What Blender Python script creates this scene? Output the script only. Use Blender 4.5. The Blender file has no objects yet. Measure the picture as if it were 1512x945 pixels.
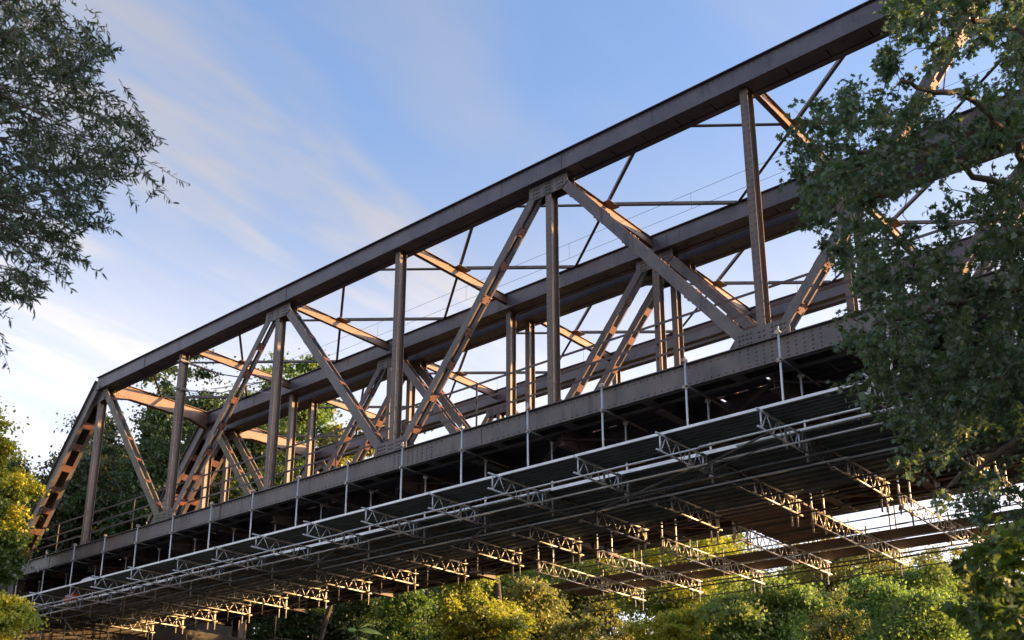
import bpy, math, random
import numpy as np
from mathutils import Vector, Matrix

C = bpy.context.scene.collection
SC = bpy.context.scene
V = Vector

# ------------------------------------------------------------------ camera
CP = V((45.860, -20.707, -10.347))
YAW, PITCH, ROLL, FPX = -0.744, 0.307, 0.017, 1578.0
PPX, PPY = 756 - 82.0, 472.5 + 238.3
_f = V((math.sin(YAW) * math.cos(PITCH), math.cos(YAW) * math.cos(PITCH), math.sin(PITCH)))
_r = V((math.cos(YAW), -math.sin(YAW), 0))
_u = _r.cross(_f)
RI = math.cos(ROLL) * _r + math.sin(ROLL) * _u
UP = -math.sin(ROLL) * _r + math.cos(ROLL) * _u
FW = _f
cam = bpy.data.cameras.new('camera')
cam.sensor_width = 36
cam.lens = FPX / 1512 * 36
cam.shift_x = 82.0 / 1512
cam.shift_y = 238.3 / 1512
cam.dof.use_dof = True
cam.dof.focus_distance = 30
cam.dof.aperture_fstop = 3.5
cam.clip_start = 0.05
cam.clip_end = 5000
co = bpy.data.objects.new('camera', cam)
C.objects.link(co)
M = Matrix((RI, UP, -FW)).transposed().to_4x4()
M.translation = CP
co.matrix_world = M
SC.camera = co


def at(px, py, D):
    """point of the world seen at photo pixel (px,py), D metres deep"""
    return CP + D * (FW + RI * ((px - PPX) / FPX) - UP * ((py - PPY) / FPX))


# ------------------------------------------------------------------ light
SUN_AZ, SUN_EL = math.radians(45), math.radians(7.5)
SD = V((math.cos(SUN_AZ) * math.cos(SUN_EL), math.sin(SUN_AZ) * math.cos(SUN_EL), math.sin(SUN_EL)))
sl = bpy.data.lights.new('sun', 'SUN')
sl.energy = 4.8
sl.angle = math.radians(0.6)
sl.color = (1.0, 0.56, 0.21)
so = bpy.data.objects.new('sun', sl)
C.objects.link(so)
so.rotation_euler = SD.to_track_quat('Z', 'Y').to_euler()

W = bpy.data.worlds.new("World")
SC.world = W
W.use_nodes = True
nt = W.node_tree
nt.nodes.clear()


def N(t, ty, **k):
    n = t.nodes.new(ty)
    for a, b in k.items():
        setattr(n, a, b)
    return n


def math_n(t, op, a, b=None, c=None, clamp=False):
    n = N(t, 'ShaderNodeMath', operation=op, use_clamp=clamp)
    for i, v in enumerate((a, b, c)):
        if v is None:
            continue
        if isinstance(v, (int, float)):
            n.inputs[i].default_value = v
        else:
            t.links.new(v, n.inputs[i])
    return n.outputs[0]


def mixc(t, f, a, b, mode='MIX'):
    n = N(t, 'ShaderNodeMix', data_type='RGBA', blend_type=mode)
    for s, v in ((n.inputs[0], f), (n.inputs[6], a), (n.inputs[7], b)):
        if isinstance(v, (int, float)):
            s.default_value = v
        elif isinstance(v, tuple):
            s.default_value = (*v, 1)
        else:
            t.links.new(v, s)
    return n.outputs[2]


def ramp(t, x, lo, hi, smooth=True):
    n = N(t, 'ShaderNodeMapRange', interpolation_type='SMOOTHSTEP' if smooth else 'LINEAR')
    t.links.new(x, n.inputs[0])
    n.inputs[1].default_value = lo
    n.inputs[2].default_value = hi
    return n.outputs[0]


sky = N(nt, 'ShaderNodeTexSky', sky_type='NISHITA', sun_disc=False)
sky.sun_elevation = SUN_EL
sky.sun_rotation = math.pi / 2 - SUN_AZ
sky.air_density = 1.0
sky.dust_density = 2.2
sky.ozone_density = 2.0
tc = N(nt, 'ShaderNodeTexCoord')
sep = N(nt, 'ShaderNodeSeparateXYZ')
nt.links.new(tc.outputs['Generated'], sep.inputs[0])
zz = math_n(nt, 'ADD', math_n(nt, 'MAXIMUM', sep.outputs[2], 0.0), 0.16)
cmb = N(nt, 'ShaderNodeCombineXYZ')
nt.links.new(math_n(nt, 'DIVIDE', sep.outputs[0], zz), cmb.inputs[0])
nt.links.new(math_n(nt, 'DIVIDE', sep.outputs[1], zz), cmb.inputs[1])


def cloud(scale, rot, stretch, lo, hi, dist, det=6, loc=(0, 0, 0)):
    mp = N(nt, 'ShaderNodeMapping')
    nt.links.new(cmb.outputs[0], mp.inputs[0])
    mp.inputs['Location'].default_value = loc
    mp.inputs['Rotation'].default_value = (0, 0, rot)
    mp.inputs['Scale'].default_value = (scale * stretch, scale, 1)
    nz = N(nt, 'ShaderNodeTexNoise')
    nt.links.new(mp.outputs[0], nz.inputs['Vector'])
    nz.inputs['Scale'].default_value = 1
    nz.inputs['Detail'].default_value = det
    nz.inputs['Roughness'].default_value = 0.5
    nz.inputs['Distortion'].default_value = dist
    return ramp(nt, nz.outputs[0], lo, hi)


U, V_ = cmb.outputs[0], None
sepc = N(nt, 'ShaderNodeSeparateXYZ')
nt.links.new(cmb.outputs[0], sepc.inputs[0])
uu, vv = sepc.outputs[0], sepc.outputs[1]


def band(a, b, c, w0, w1, nz, amp):
    """soft streak of cirrus along the line a*u + b*v = c of the cloud layer, frayed by noise"""
    d = math_n(nt, 'ADD', math_n(nt, 'MULTIPLY', uu, a), math_n(nt, 'MULTIPLY', vv, b))
    d = math_n(nt, 'ADD', d, math_n(nt, 'MULTIPLY', math_n(nt, 'SUBTRACT', nz, 0.5), amp))
    d = math_n(nt, 'ABSOLUTE', math_n(nt, 'SUBTRACT', d, c))
    return ramp(nt, d, w1, w0)


CR = math.radians(8)
n_big = cloud(2.6, CR, 2.0, 0.0, 1.0, 0.3, 5, (3.1, 1.2, 0))
n_fine = cloud(3.4, CR, 4.2, 0.30, 0.70, 0.45, 12, (0.4, 5.0, 0))
n_soft = cloud(1.7, CR, 2.2, 0.36, 0.72, 0.4, 7, (7.4, 2.0, 0))
b1 = band(1.0, 0.13, -0.90, 0.04, 0.24, n_big, 0.24)      # long streak up the middle
b2 = band(1.0, 0.10, -1.42, 0.02, 0.36, n_big, 0.5)       # pale bank low on the left
b3 = band(1.0, 0.13, -0.80, 0.0, 0.035, n_fine, 0.10)      # thin bright streak beside the long one
wx_ = math_n(nt, 'SUBTRACT', uu, -1.235)
wy_ = math_n(nt, 'SUBTRACT', vv, 0.785)
wr = math_n(nt, 'SQRT', math_n(nt, 'ADD', math_n(nt, 'MULTIPLY', wx_, wx_), math_n(nt, 'MULTIPLY', wy_, wy_)))
b4 = math_n(nt, 'MULTIPLY', ramp(nt, wr, 0.11, 0.0), math_n(nt, 'ADD', n_fine, 0.1))   # small plume above the end of the bridge
cl = math_n(nt, 'MULTIPLY', b1, 0.66)
cl = math_n(nt, 'MAXIMUM', cl, math_n(nt, 'MULTIPLY', b2, 0.85))
cl = math_n(nt, 'MAXIMUM', cl, math_n(nt, 'MULTIPLY', b3, 0.35))
cl = math_n(nt, 'MAXIMUM', cl, b4)
fine = math_n(nt, 'ADD', math_n(nt, 'MULTIPLY', n_fine, 0.8), 0.38)
cl = math_n(nt, 'MULTIPLY', cl, fine)
cl = math_n(nt, 'ADD', cl, math_n(nt, 'MULTIPLY', n_soft, 0.38), clamp=True)
low = ramp(nt, sep.outputs[2], 0.64, 0.36)
veil = math_n(nt, 'MULTIPLY', low, math_n(nt, 'ADD', math_n(nt, 'MULTIPLY', n_fine, 0.22), 0.66))
cl = math_n(nt, 'MAXIMUM', cl, veil)
cl = math_n(nt, 'MINIMUM', cl, 0.93)
lum = N(nt, 'ShaderNodeRGBToBW')
nt.links.new(sky.outputs[0], lum.inputs[0])
cc = N(nt, 'ShaderNodeVectorMath', operation='SCALE')
cc.inputs[0].default_value = (1.0, 0.975, 1.05)
lm = math_n(nt, 'ADD', math_n(nt, 'MULTIPLY', lum.outputs[0], 1.08), math_n(nt, 'ADD', math_n(nt, 'MULTIPLY', ramp(nt, sep.outputs[2], 0.54, 0.36), 0.55), 0.26))
nt.links.new(lm, cc.inputs['Scale'])
skyc = mixc(nt, 1.0, sky.outputs[0], (1.04, 1.0, 1.12), 'MULTIPLY')
mixed = mixc(nt, cl, skyc, cc.outputs[0])
bg = N(nt, 'ShaderNodeBackground')
nt.links.new(mixed, bg.inputs[0])
bg.inputs[1].default_value = 0.15
wo = N(nt, 'ShaderNodeOutputWorld')
nt.links.new(bg.outputs[0], wo.inputs[0])

SC.view_settings.view_transform = 'Standard'
SC.view_settings.look = 'None'
SC.view_settings.gamma = 1
SC.view_settings.use_curve_mapping = False
SC.view_settings.exposure = 1.85


# ------------------------------------------------------------------ materials
def material(name):
    m = bpy.data.materials.new(name)
    m.use_nodes = True
    t = m.node_tree
    t.nodes.clear()
    o = N(t, 'ShaderNodeOutputMaterial')
    return m, t, o


def noise(t, scale, det=5, rough=0.55, vec=None, stretch=None):
    g = N(t, 'ShaderNodeNewGeometry')
    v = g.outputs['Position']
    if stretch:
        mp = N(t, 'ShaderNodeMapping')
        t.links.new(v, mp.inputs[0])
        mp.inputs['Scale'].default_value = stretch
        v = mp.outputs[0]
    n = N(t, 'ShaderNodeTexNoise')
    t.links.new(v, n.inputs['Vector'])
    n.inputs['Scale'].default_value = scale
    n.inputs['Detail'].default_value = det
    n.inputs['Roughness'].default_value = rough
    return n.outputs[0]


def surf_mat(name, cols, scale=1.2, rough=0.55, metal=0.0, streak=None, bump=0.02, spec=0.5, speck=None):
    """cols: two base colours mixed by noise, third for streaks/patches"""
    m, t, o = material(name)
    b = N(t, 'ShaderNodeBsdfPrincipled')
    n1 = noise(t, scale, 6, 0.6)
    c = mixc(t, ramp(t, n1, 0.35, 0.68), cols[0], cols[1])
    if streak:
        n2 = noise(t, streak[0], 5, 0.6, stretch=(1, 1, streak[1]))
        c = mixc(t, math_n(t, 'MULTIPLY', ramp(t, n2, 0.52, 0.72), streak[2]), c, cols[2])
    if speck:
        n3 = noise(t, speck[0], 3, 0.7)
        c = mixc(t, math_n(t, 'MULTIPLY', ramp(t, n3, 0.55, 0.7), speck[1]), c, speck[2])
    t.links.new(c, b.inputs['Base Color'])
    b.inputs['Roughness'].default_value = rough
    b.inputs['Metallic'].default_value = metal
    b.inputs['Specular IOR Level'].default_value = spec
    if bump:
        bp = N(t, 'ShaderNodeBump')
        bp.inputs['Distance'].default_value = bump
        bp.inputs['Strength'].default_value = 0.5
        t.links.new(noise(t, 14, 6, 0.7), bp.inputs['Height'])
        t.links.new(bp.outputs[0], b.inputs['Normal'])
    t.links.new(b.outputs[0], o.inputs[0])
    return m


MAT = {}
MAT['steel'] = surf_mat('weathered_brown_steel', ((0.072, 0.062, 0.062), (0.122, 0.098, 0.088), (0.030, 0.026, 0.027)), 1.3, 0.5,
                        streak=(3.4, 0.16, 0.85), bump=0.004, speck=(5.5, 0.6, (0.17, 0.088, 0.055)))
MAT['chord'] = surf_mat('slate_purple_chord_steel', ((0.066, 0.060, 0.078), (0.108, 0.092, 0.108), (0.032, 0.028, 0.036)), 1.2, 0.45,
                        streak=(3.2, 0.2, 0.8), bump=0.004, speck=(5.5, 0.45, (0.14, 0.085, 0.07)))
MAT['strut_steel'] = surf_mat('orange_brown_strut_steel', ((0.115, 0.062, 0.036), (0.165, 0.088, 0.048), (0.06, 0.036, 0.026)), 1.5, 0.55,
                             streak=(3.0, 0.3, 0.6), bump=0.004, speck=(9.0, 0.4, (0.2, 0.10, 0.05)))
MAT['plank_alu'] = surf_mat('ribbed_alloy_plank', ((0.20, 0.25, 0.28), (0.28, 0.34, 0.37), (0.10, 0.12, 0.13)), 1.6, 0.4, metal=0.3,
                            streak=(3, 1, 0.5), bump=0.003)  # brighter plank copy; skylight on the outer walkway is put into the colour
MAT['post_steel'] = surf_mat('sun_bleached_brown_steel', ((0.092, 0.068, 0.055), (0.125, 0.09, 0.070), (0.045, 0.033, 0.028)), 1.1, 0.5,
                             streak=(2.6, 0.2, 0.6), bump=0.004, speck=(9.0, 0.35, (0.30, 0.16, 0.10)))
MAT['rusty'] = surf_mat('red_brown_primer', ((0.115, 0.05, 0.038), (0.155, 0.066, 0.044), (0.06, 0.03, 0.028)), 2.0, 0.6,
                        streak=(4, 0.5, 0.6), bump=0.004)
MAT['moss'] = surf_mat('lichen_grey_steel', ((0.115, 0.10, 0.075), (0.17, 0.15, 0.105), (0.06, 0.052, 0.038)), 2.5, 0.65,
                       streak=(3, 0.3, 0.6), bump=0.004)
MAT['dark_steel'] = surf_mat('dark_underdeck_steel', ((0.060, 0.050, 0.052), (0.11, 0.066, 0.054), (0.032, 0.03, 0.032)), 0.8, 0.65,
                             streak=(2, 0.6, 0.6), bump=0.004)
MAT['galv'] = surf_mat('galvanised_tube', ((0.46, 0.48, 0.50), (0.62, 0.64, 0.66), (0.28, 0.28, 0.27)), 3.0, 0.42, metal=0.35,
                       streak=(6, 1, 0.6), bump=0.0)
MAT['alu'] = surf_mat('bare_aluminium_tube', ((0.68, 0.66, 0.60), (0.80, 0.78, 0.72), (0.45, 0.42, 0.36)), 3.0, 0.38, metal=0.25,
                      streak=(6, 1, 0.5), bump=0.0)  # pale tube copy: the glow of sunlit girders is painted into its colour
MAT['galv_old'] = surf_mat('dull_galvanised_tube', ((0.085, 0.087, 0.088), (0.14, 0.138, 0.13), (0.06, 0.05, 0.045)), 3.0, 0.5, metal=0.3,
                           streak=(6, 1, 0.7), bump=0.0)  # dull tube, darkened further to paint in the shade under the deck
MAT['plank'] = surf_mat('steel_scaffold_plank', ((0.12, 0.155, 0.18), (0.18, 0.22, 0.25), (0.07, 0.066, 0.06)), 1.6, 0.5, metal=0.2,
                        streak=(3, 1, 0.5), bump=0.003)
MAT['plank_wood'] = surf_mat('timber_scaffold_plank', ((0.13, 0.085, 0.06), (0.19, 0.13, 0.088), (0.07, 0.05, 0.038)), 2.0, 0.75,
                             streak=(6, 1, 0.6), bump=0.004)
MAT['coupler'] = surf_mat('rusty_coupler', ((0.30, 0.27, 0.24), (0.42, 0.38, 0.33), (0.26, 0.10, 0.06)), 6, 0.5, metal=0.3,
                          streak=(8, 1, 0.8), bump=0.0)
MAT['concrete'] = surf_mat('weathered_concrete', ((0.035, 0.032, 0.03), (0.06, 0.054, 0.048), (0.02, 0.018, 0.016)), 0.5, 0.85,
                           streak=(0.9, 0.25, 0.8), bump=0.01)  # base colour darkened to stand in for shade on the abutment
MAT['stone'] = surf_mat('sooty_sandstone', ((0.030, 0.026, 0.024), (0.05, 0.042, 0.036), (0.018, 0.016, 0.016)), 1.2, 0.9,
                        streak=(1.5, 0.4, 0.7), bump=0.012)  # near-black tone is the abutment's shade painted into the stone colour
MAT['ceramic'] = surf_mat('grey_brown_ceramic', ((0.16, 0.12, 0.10), (0.22, 0.18, 0.16), (0.1, 0.08, 0.07)), 5, 0.2, bump=0)
MAT['wire'] = surf_mat('copper_wire', ((0.10, 0.09, 0.08), (0.16, 0.13, 0.11), (0.1, 0.08, 0.07)), 5, 0.5, metal=0.5, bump=0)
MAT['bark'] = surf_mat('grey_brown_bark', ((0.045, 0.036, 0.028), (0.085, 0.068, 0.05), (0.03, 0.024, 0.02)), 6, 0.9, streak=(8, 0.2, 0.7), bump=0.02)
MAT['twig'] = surf_mat('brown_twig', ((0.07, 0.055, 0.035), (0.11, 0.09, 0.055), (0.05, 0.04, 0.03)), 6, 0.8, bump=0)
MAT['grass'] = surf_mat('riverside_grass', ((0.024, 0.026, 0.022), (0.040, 0.042, 0.034), (0.036, 0.032, 0.026)), 0.25, 0.95, streak=(0.6, 1, 0.6), bump=0.03)
MAT['red_cloth'] = surf_mat('faded_red_tarp', ((0.45, 0.09, 0.06), (0.55, 0.13, 0.08), (0.3, 0.07, 0.05)), 5, 0.7, bump=0.0)


def leaf_mat(name, a, b, c, trans=0.45, patch=0.35, gloss=0.03):
    m, t, o = material(name)
    g = N(t, 'ShaderNodeNewGeometry')
    rnd = g.outputs['Random Per Island']
    col = mixc(t, rnd, a, b)
    n1 = noise(t, patch, 3, 0.6)
    col = mixc(t, ramp(t, n1, 0.42, 0.68), col, c)
    d = N(t, 'ShaderNodeBsdfDiffuse')
    tr = N(t, 'ShaderNodeBsdfTranslucent')
    gl = N(t, 'ShaderNodeBsdfGlossy')
    gl.inputs['Roughness'].default_value = 0.42
    gl.inputs['Color'].default_value = (0.8, 0.85, 0.9, 1)
    t.links.new(col, d.inputs[0])
    warm = mixc(t, 1.0, col, (1.25, 1.3, 0.6), 'MULTIPLY')
    t.links.new(warm, tr.inputs[0])
    mx = N(t, 'ShaderNodeMixShader')
    mx.inputs[0].default_value = trans
    t.links.new(d.outputs[0], mx.inputs[1])
    t.links.new(tr.outputs[0], mx.inputs[2])
    m2 = N(t, 'ShaderNodeMixShader')
    m2.inputs[0].default_value = gloss
    t.links.new(mx.outputs[0], m2.inputs[1])
    t.links.new(gl.outputs[0], m2.inputs[2])
    t.links.new(m2.outputs[0], o.inputs[0])
    return m


LM = {
    'willow': leaf_mat('willow_leaf', (0.036, 0.060, 0.034), (0.062, 0.088, 0.048), (0.05, 0.08, 0.034), 0.3, 1.2, 0.04),
    'maple': leaf_mat('maple_leaf', (0.060, 0.108, 0.062), (0.098, 0.150, 0.082), (0.120, 0.165, 0.085), 0.45, 0.8, 0.05),
    'bright_maple': leaf_mat('bright_maple_leaf', (0.053, 0.099, 0.018), (0.099, 0.145, 0.031), (0.114, 0.128, 0.031), 0.5, 0.8, 0.03),
    'dark': leaf_mat('dark_green_leaf', (0.047, 0.077, 0.032), (0.083, 0.118, 0.047), (0.062, 0.103, 0.037), 0.35, 0.3),
    'grey': leaf_mat('grey_green_leaf', (0.077, 0.101, 0.061), (0.124, 0.146, 0.084), (0.112, 0.124, 0.056), 0.35, 0.3),
    'mid': leaf_mat('mid_green_leaf', (0.091, 0.168, 0.048), (0.151, 0.227, 0.061), (0.180, 0.227, 0.061), 0.45, 0.3),
    'bright': leaf_mat('bright_green_leaf', (0.13, 0.235, 0.07), (0.20, 0.31, 0.10), (0.25, 0.31, 0.10), 0.5, 0.3),
    'yellow': leaf_mat('yellowing_leaf', (0.30, 0.31, 0.055), (0.42, 0.41, 0.07), (0.20, 0.26, 0.06), 0.5, 0.35),  # yellow of the sunlit crowns is put into this leaf colour
    'gold': leaf_mat('golden_leaf', (0.44, 0.40, 0.05), (0.56, 0.52, 0.06), (0.26, 0.32, 0.055), 0.5, 0.8),  # low sun on the foliage is painted into this gold
    'olive': leaf_mat('olive_leaf', (0.194, 0.213, 0.078), (0.292, 0.284, 0.105), (0.328, 0.292, 0.097), 0.45, 0.3),
}


# ------------------------------------------------------------------ mesh helpers
class MB:
    def __init__(s):
        s.v = []
        s.f = []

    def frame_box(s, c, ax, ay, az, hx, hy, hz):
        n = len(s.v)
        for sx in (-1, 1):
            for sy in (-1, 1):
                for sz in (-1, 1):
                    s.v.append(c + ax * (hx * sx) + ay * (hy * sy) + az * (hz * sz))
        for q in ((0, 1, 3, 2), (4, 6, 7, 5), (0, 4, 5, 1), (2, 3, 7, 6), (0, 2, 6, 4), (1, 5, 7, 3)):
            s.f.append(tuple(n + i for i in q))
        return s

    def box(s, x0, x1, y0, y1, z0, z1):
        return s.frame_box(V(((x0 + x1) / 2, (y0 + y1) / 2, (z0 + z1) / 2)), V((1, 0, 0)), V((0, 1, 0)), V((0, 0, 1)),
                           abs(x1 - x0) / 2, abs(y1 - y0) / 2, abs(z1 - z0) / 2)

    def bar(s, p0, p1, w, h, side=V((0, 1, 0)), oy=0.0, oz=0.0):
        """bar from p0 to p1; w across 'side', h across the third axis"""
        p0 = V(p0)
        p1 = V(p1)
        d = (p1 - p0)
        L = d.length
        d.normalize()
        n = d.cross(side).normalized()
        sd = n.cross(d).normalized()
        return s.frame_box((p0 + p1) / 2 + sd * oy + n * oz, d, sd, n, L / 2, w / 2, h / 2)

    def tube(s, pts, rad, n=6, cap=True):
        pts = [V(p) for p in pts]
        if isinstance(rad, (int, float)):
            rad = [rad] * len(pts)
        base = len(s.v)
        for i, p in enumerate(pts):
            d = (pts[min(i + 1, len(pts) - 1)] - pts[max(i - 1, 0)]).normalized()
            a = d.cross(V((0, 0, 1)))
            if a.length < 0.1:
                a = d.cross(V((1, 0, 0)))
            a.normalize()
            b = d.cross(a)
            for k in range(n):
                t = 2 * math.pi * k / n
                s.v.append(p + (a * math.cos(t) + b * math.sin(t)) * rad[i])
        for i in range(len(pts) - 1):
            for k in range(n):
                k2 = (k + 1) % n
                s.f.append((base + i * n + k, base + i * n + k2, base + (i + 1) * n + k2, base + (i + 1) * n + k))
        if cap:
            s.f.append(tuple(base + k for k in range(n))[::-1])
            s.f.append(tuple(base + (len(pts) - 1) * n + k for k in range(n)))
        return s

    def poly_y(s, pts, y0, y1):
        """polygon in x,z extruded from y0 to y1"""
        n = len(s.v)
        k = len(pts)
        for y in (y0, y1):
            for x, z in pts:
                s.v.append(V((x, y, z)))
        s.f.append(tuple(n + i for i in range(k)))
        s.f.append(tuple(n + k + i for i in range(k))[::-1])
        for i in range(k):
            j = (i + 1) % k
            s.f.append((n + j, n + i, n + k + i, n + k + j))
        return s

    def rivet(s, p, nrm, r=0.022, h=0.014):
        r, h = r * 1.4, h * 1.6
        nrm = V(nrm)
        a = nrm.orthogonal().normalized()
        b = nrm.cross(a)
        base = len(s.v)
        for rr, hh in ((r, 0), (r * 0.6, h)):
            for k in range(6):
                t = math.pi / 3 * k
                s.v.append(p + (a * math.cos(t) + b * math.sin(t)) * rr + nrm * hh)
        for k in range(6):
            k2 = (k + 1) % 6
            s.f.append((base + k, base + k2, base + 6 + k2, base + 6 + k))
        s.f.append(tuple(base + 6 + k for k in range(6)))
        return s

    def mesh(s, name, mat, origin=V((0, 0, 0)), smooth=False):
        me = bpy.data.meshes.new(name)
        me.from_pydata([tuple(v - origin) for v in s.v], [], s.f)
        me.materials.append(mat)
        me.update()
        if smooth:
            me.shade_smooth()
        return me


WL = {}


def put(name, me, parent=None, loc=V((0, 0, 0)), kind=None, label=None):
    o = bpy.data.objects.new(name, me)
    C.objects.link(o)
    WL[o.name] = V(loc)
    if parent is not None:
        o.parent = parent
        o.location = V(loc) - WL[parent.name]
    else:
        o.location = V(loc)
    if kind:
        o['kind'] = kind
    if label:
        o['label'] = label
    return o


def part(name, mb, mat, parent, loc=None, smooth=False, kind=None, label=None):
    if loc is None:
        xs = [v.x for v in mb.v]; ys = [v.y for v in mb.v]; zs = [v.z for v in mb.v]
        loc = V(((min(xs) + max(xs)) / 2, (min(ys) + max(ys)) / 2, min(zs)))
    return put(name, mb.mesh(name, MAT[mat] if isinstance(mat, str) else mat, V(loc), smooth), parent, loc, kind, label)


def thing(name, label, cat, loc, group=None):
    o = bpy.data.objects.new(name, None)
    C.objects.link(o)
    o.empty_display_size = 0.3
    o.location = loc
    WL[o.name] = V(loc)
    o['label'] = label
    o['category'] = cat
    if group:
        o['group'] = group
    return o


# ------------------------------------------------------------------ bridge
P = 6.0
ZB, ZT0, ZT1 = -0.60, 6.83, 7.43      # bottom of bottom chord, bottom/top of top chord
YW = 5.477                            # truss spacing
NP = 8
HW = 0.55                             # chord box width
ZTOPN = 7.13
ZBOTN = -0.25
RNG = random.Random(5)


def chord_box(mb, p0, p1, y0, h, top_over=0.085, bot_over=0.075, top_open=False):
    """two webs + overhanging flanges between p0 and p1 (centre line in x,z)"""
    d = (V(p1) - V(p0)).normalized()
    n = d.cross(V((0, 1, 0))).normalized()      # 'downish'
    if n.z > 0:
        n = -n
    upv = -n
    a, b = V(p0), V(p1)
    L2 = (b - a).length / 2
    mid = (a + b) / 2
    Y = V((0, 1, 0))
    for yy in (0.0125, HW - 0.0125):
        mb.frame_box(V((mid.x, y0 + yy, mid.z)), d, Y, upv, L2, 0.0125, h / 2 - 0.022)
    # flange plates
    mb.frame_box(V((mid.x, y0 + HW / 2, mid.z)) + upv * (h / 2 - 0.011), d, Y, upv, L2, HW / 2 + top_over, 0.011)
    for s in (0, 1):
        yc = y0 + (-bot_over + 0.10) / 2 if s == 0 else y0 + HW + (bot_over - 0.10) / 2
        mb.frame_box(V((mid.x, yc, mid.z)) - upv * (h / 2 - 0.011), d, Y, upv, L2, (bot_over + 0.10) / 2, 0.011)


def along(p0, p1, t):
    return V(p0) + (V(p1) - V(p0)) * t


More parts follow.
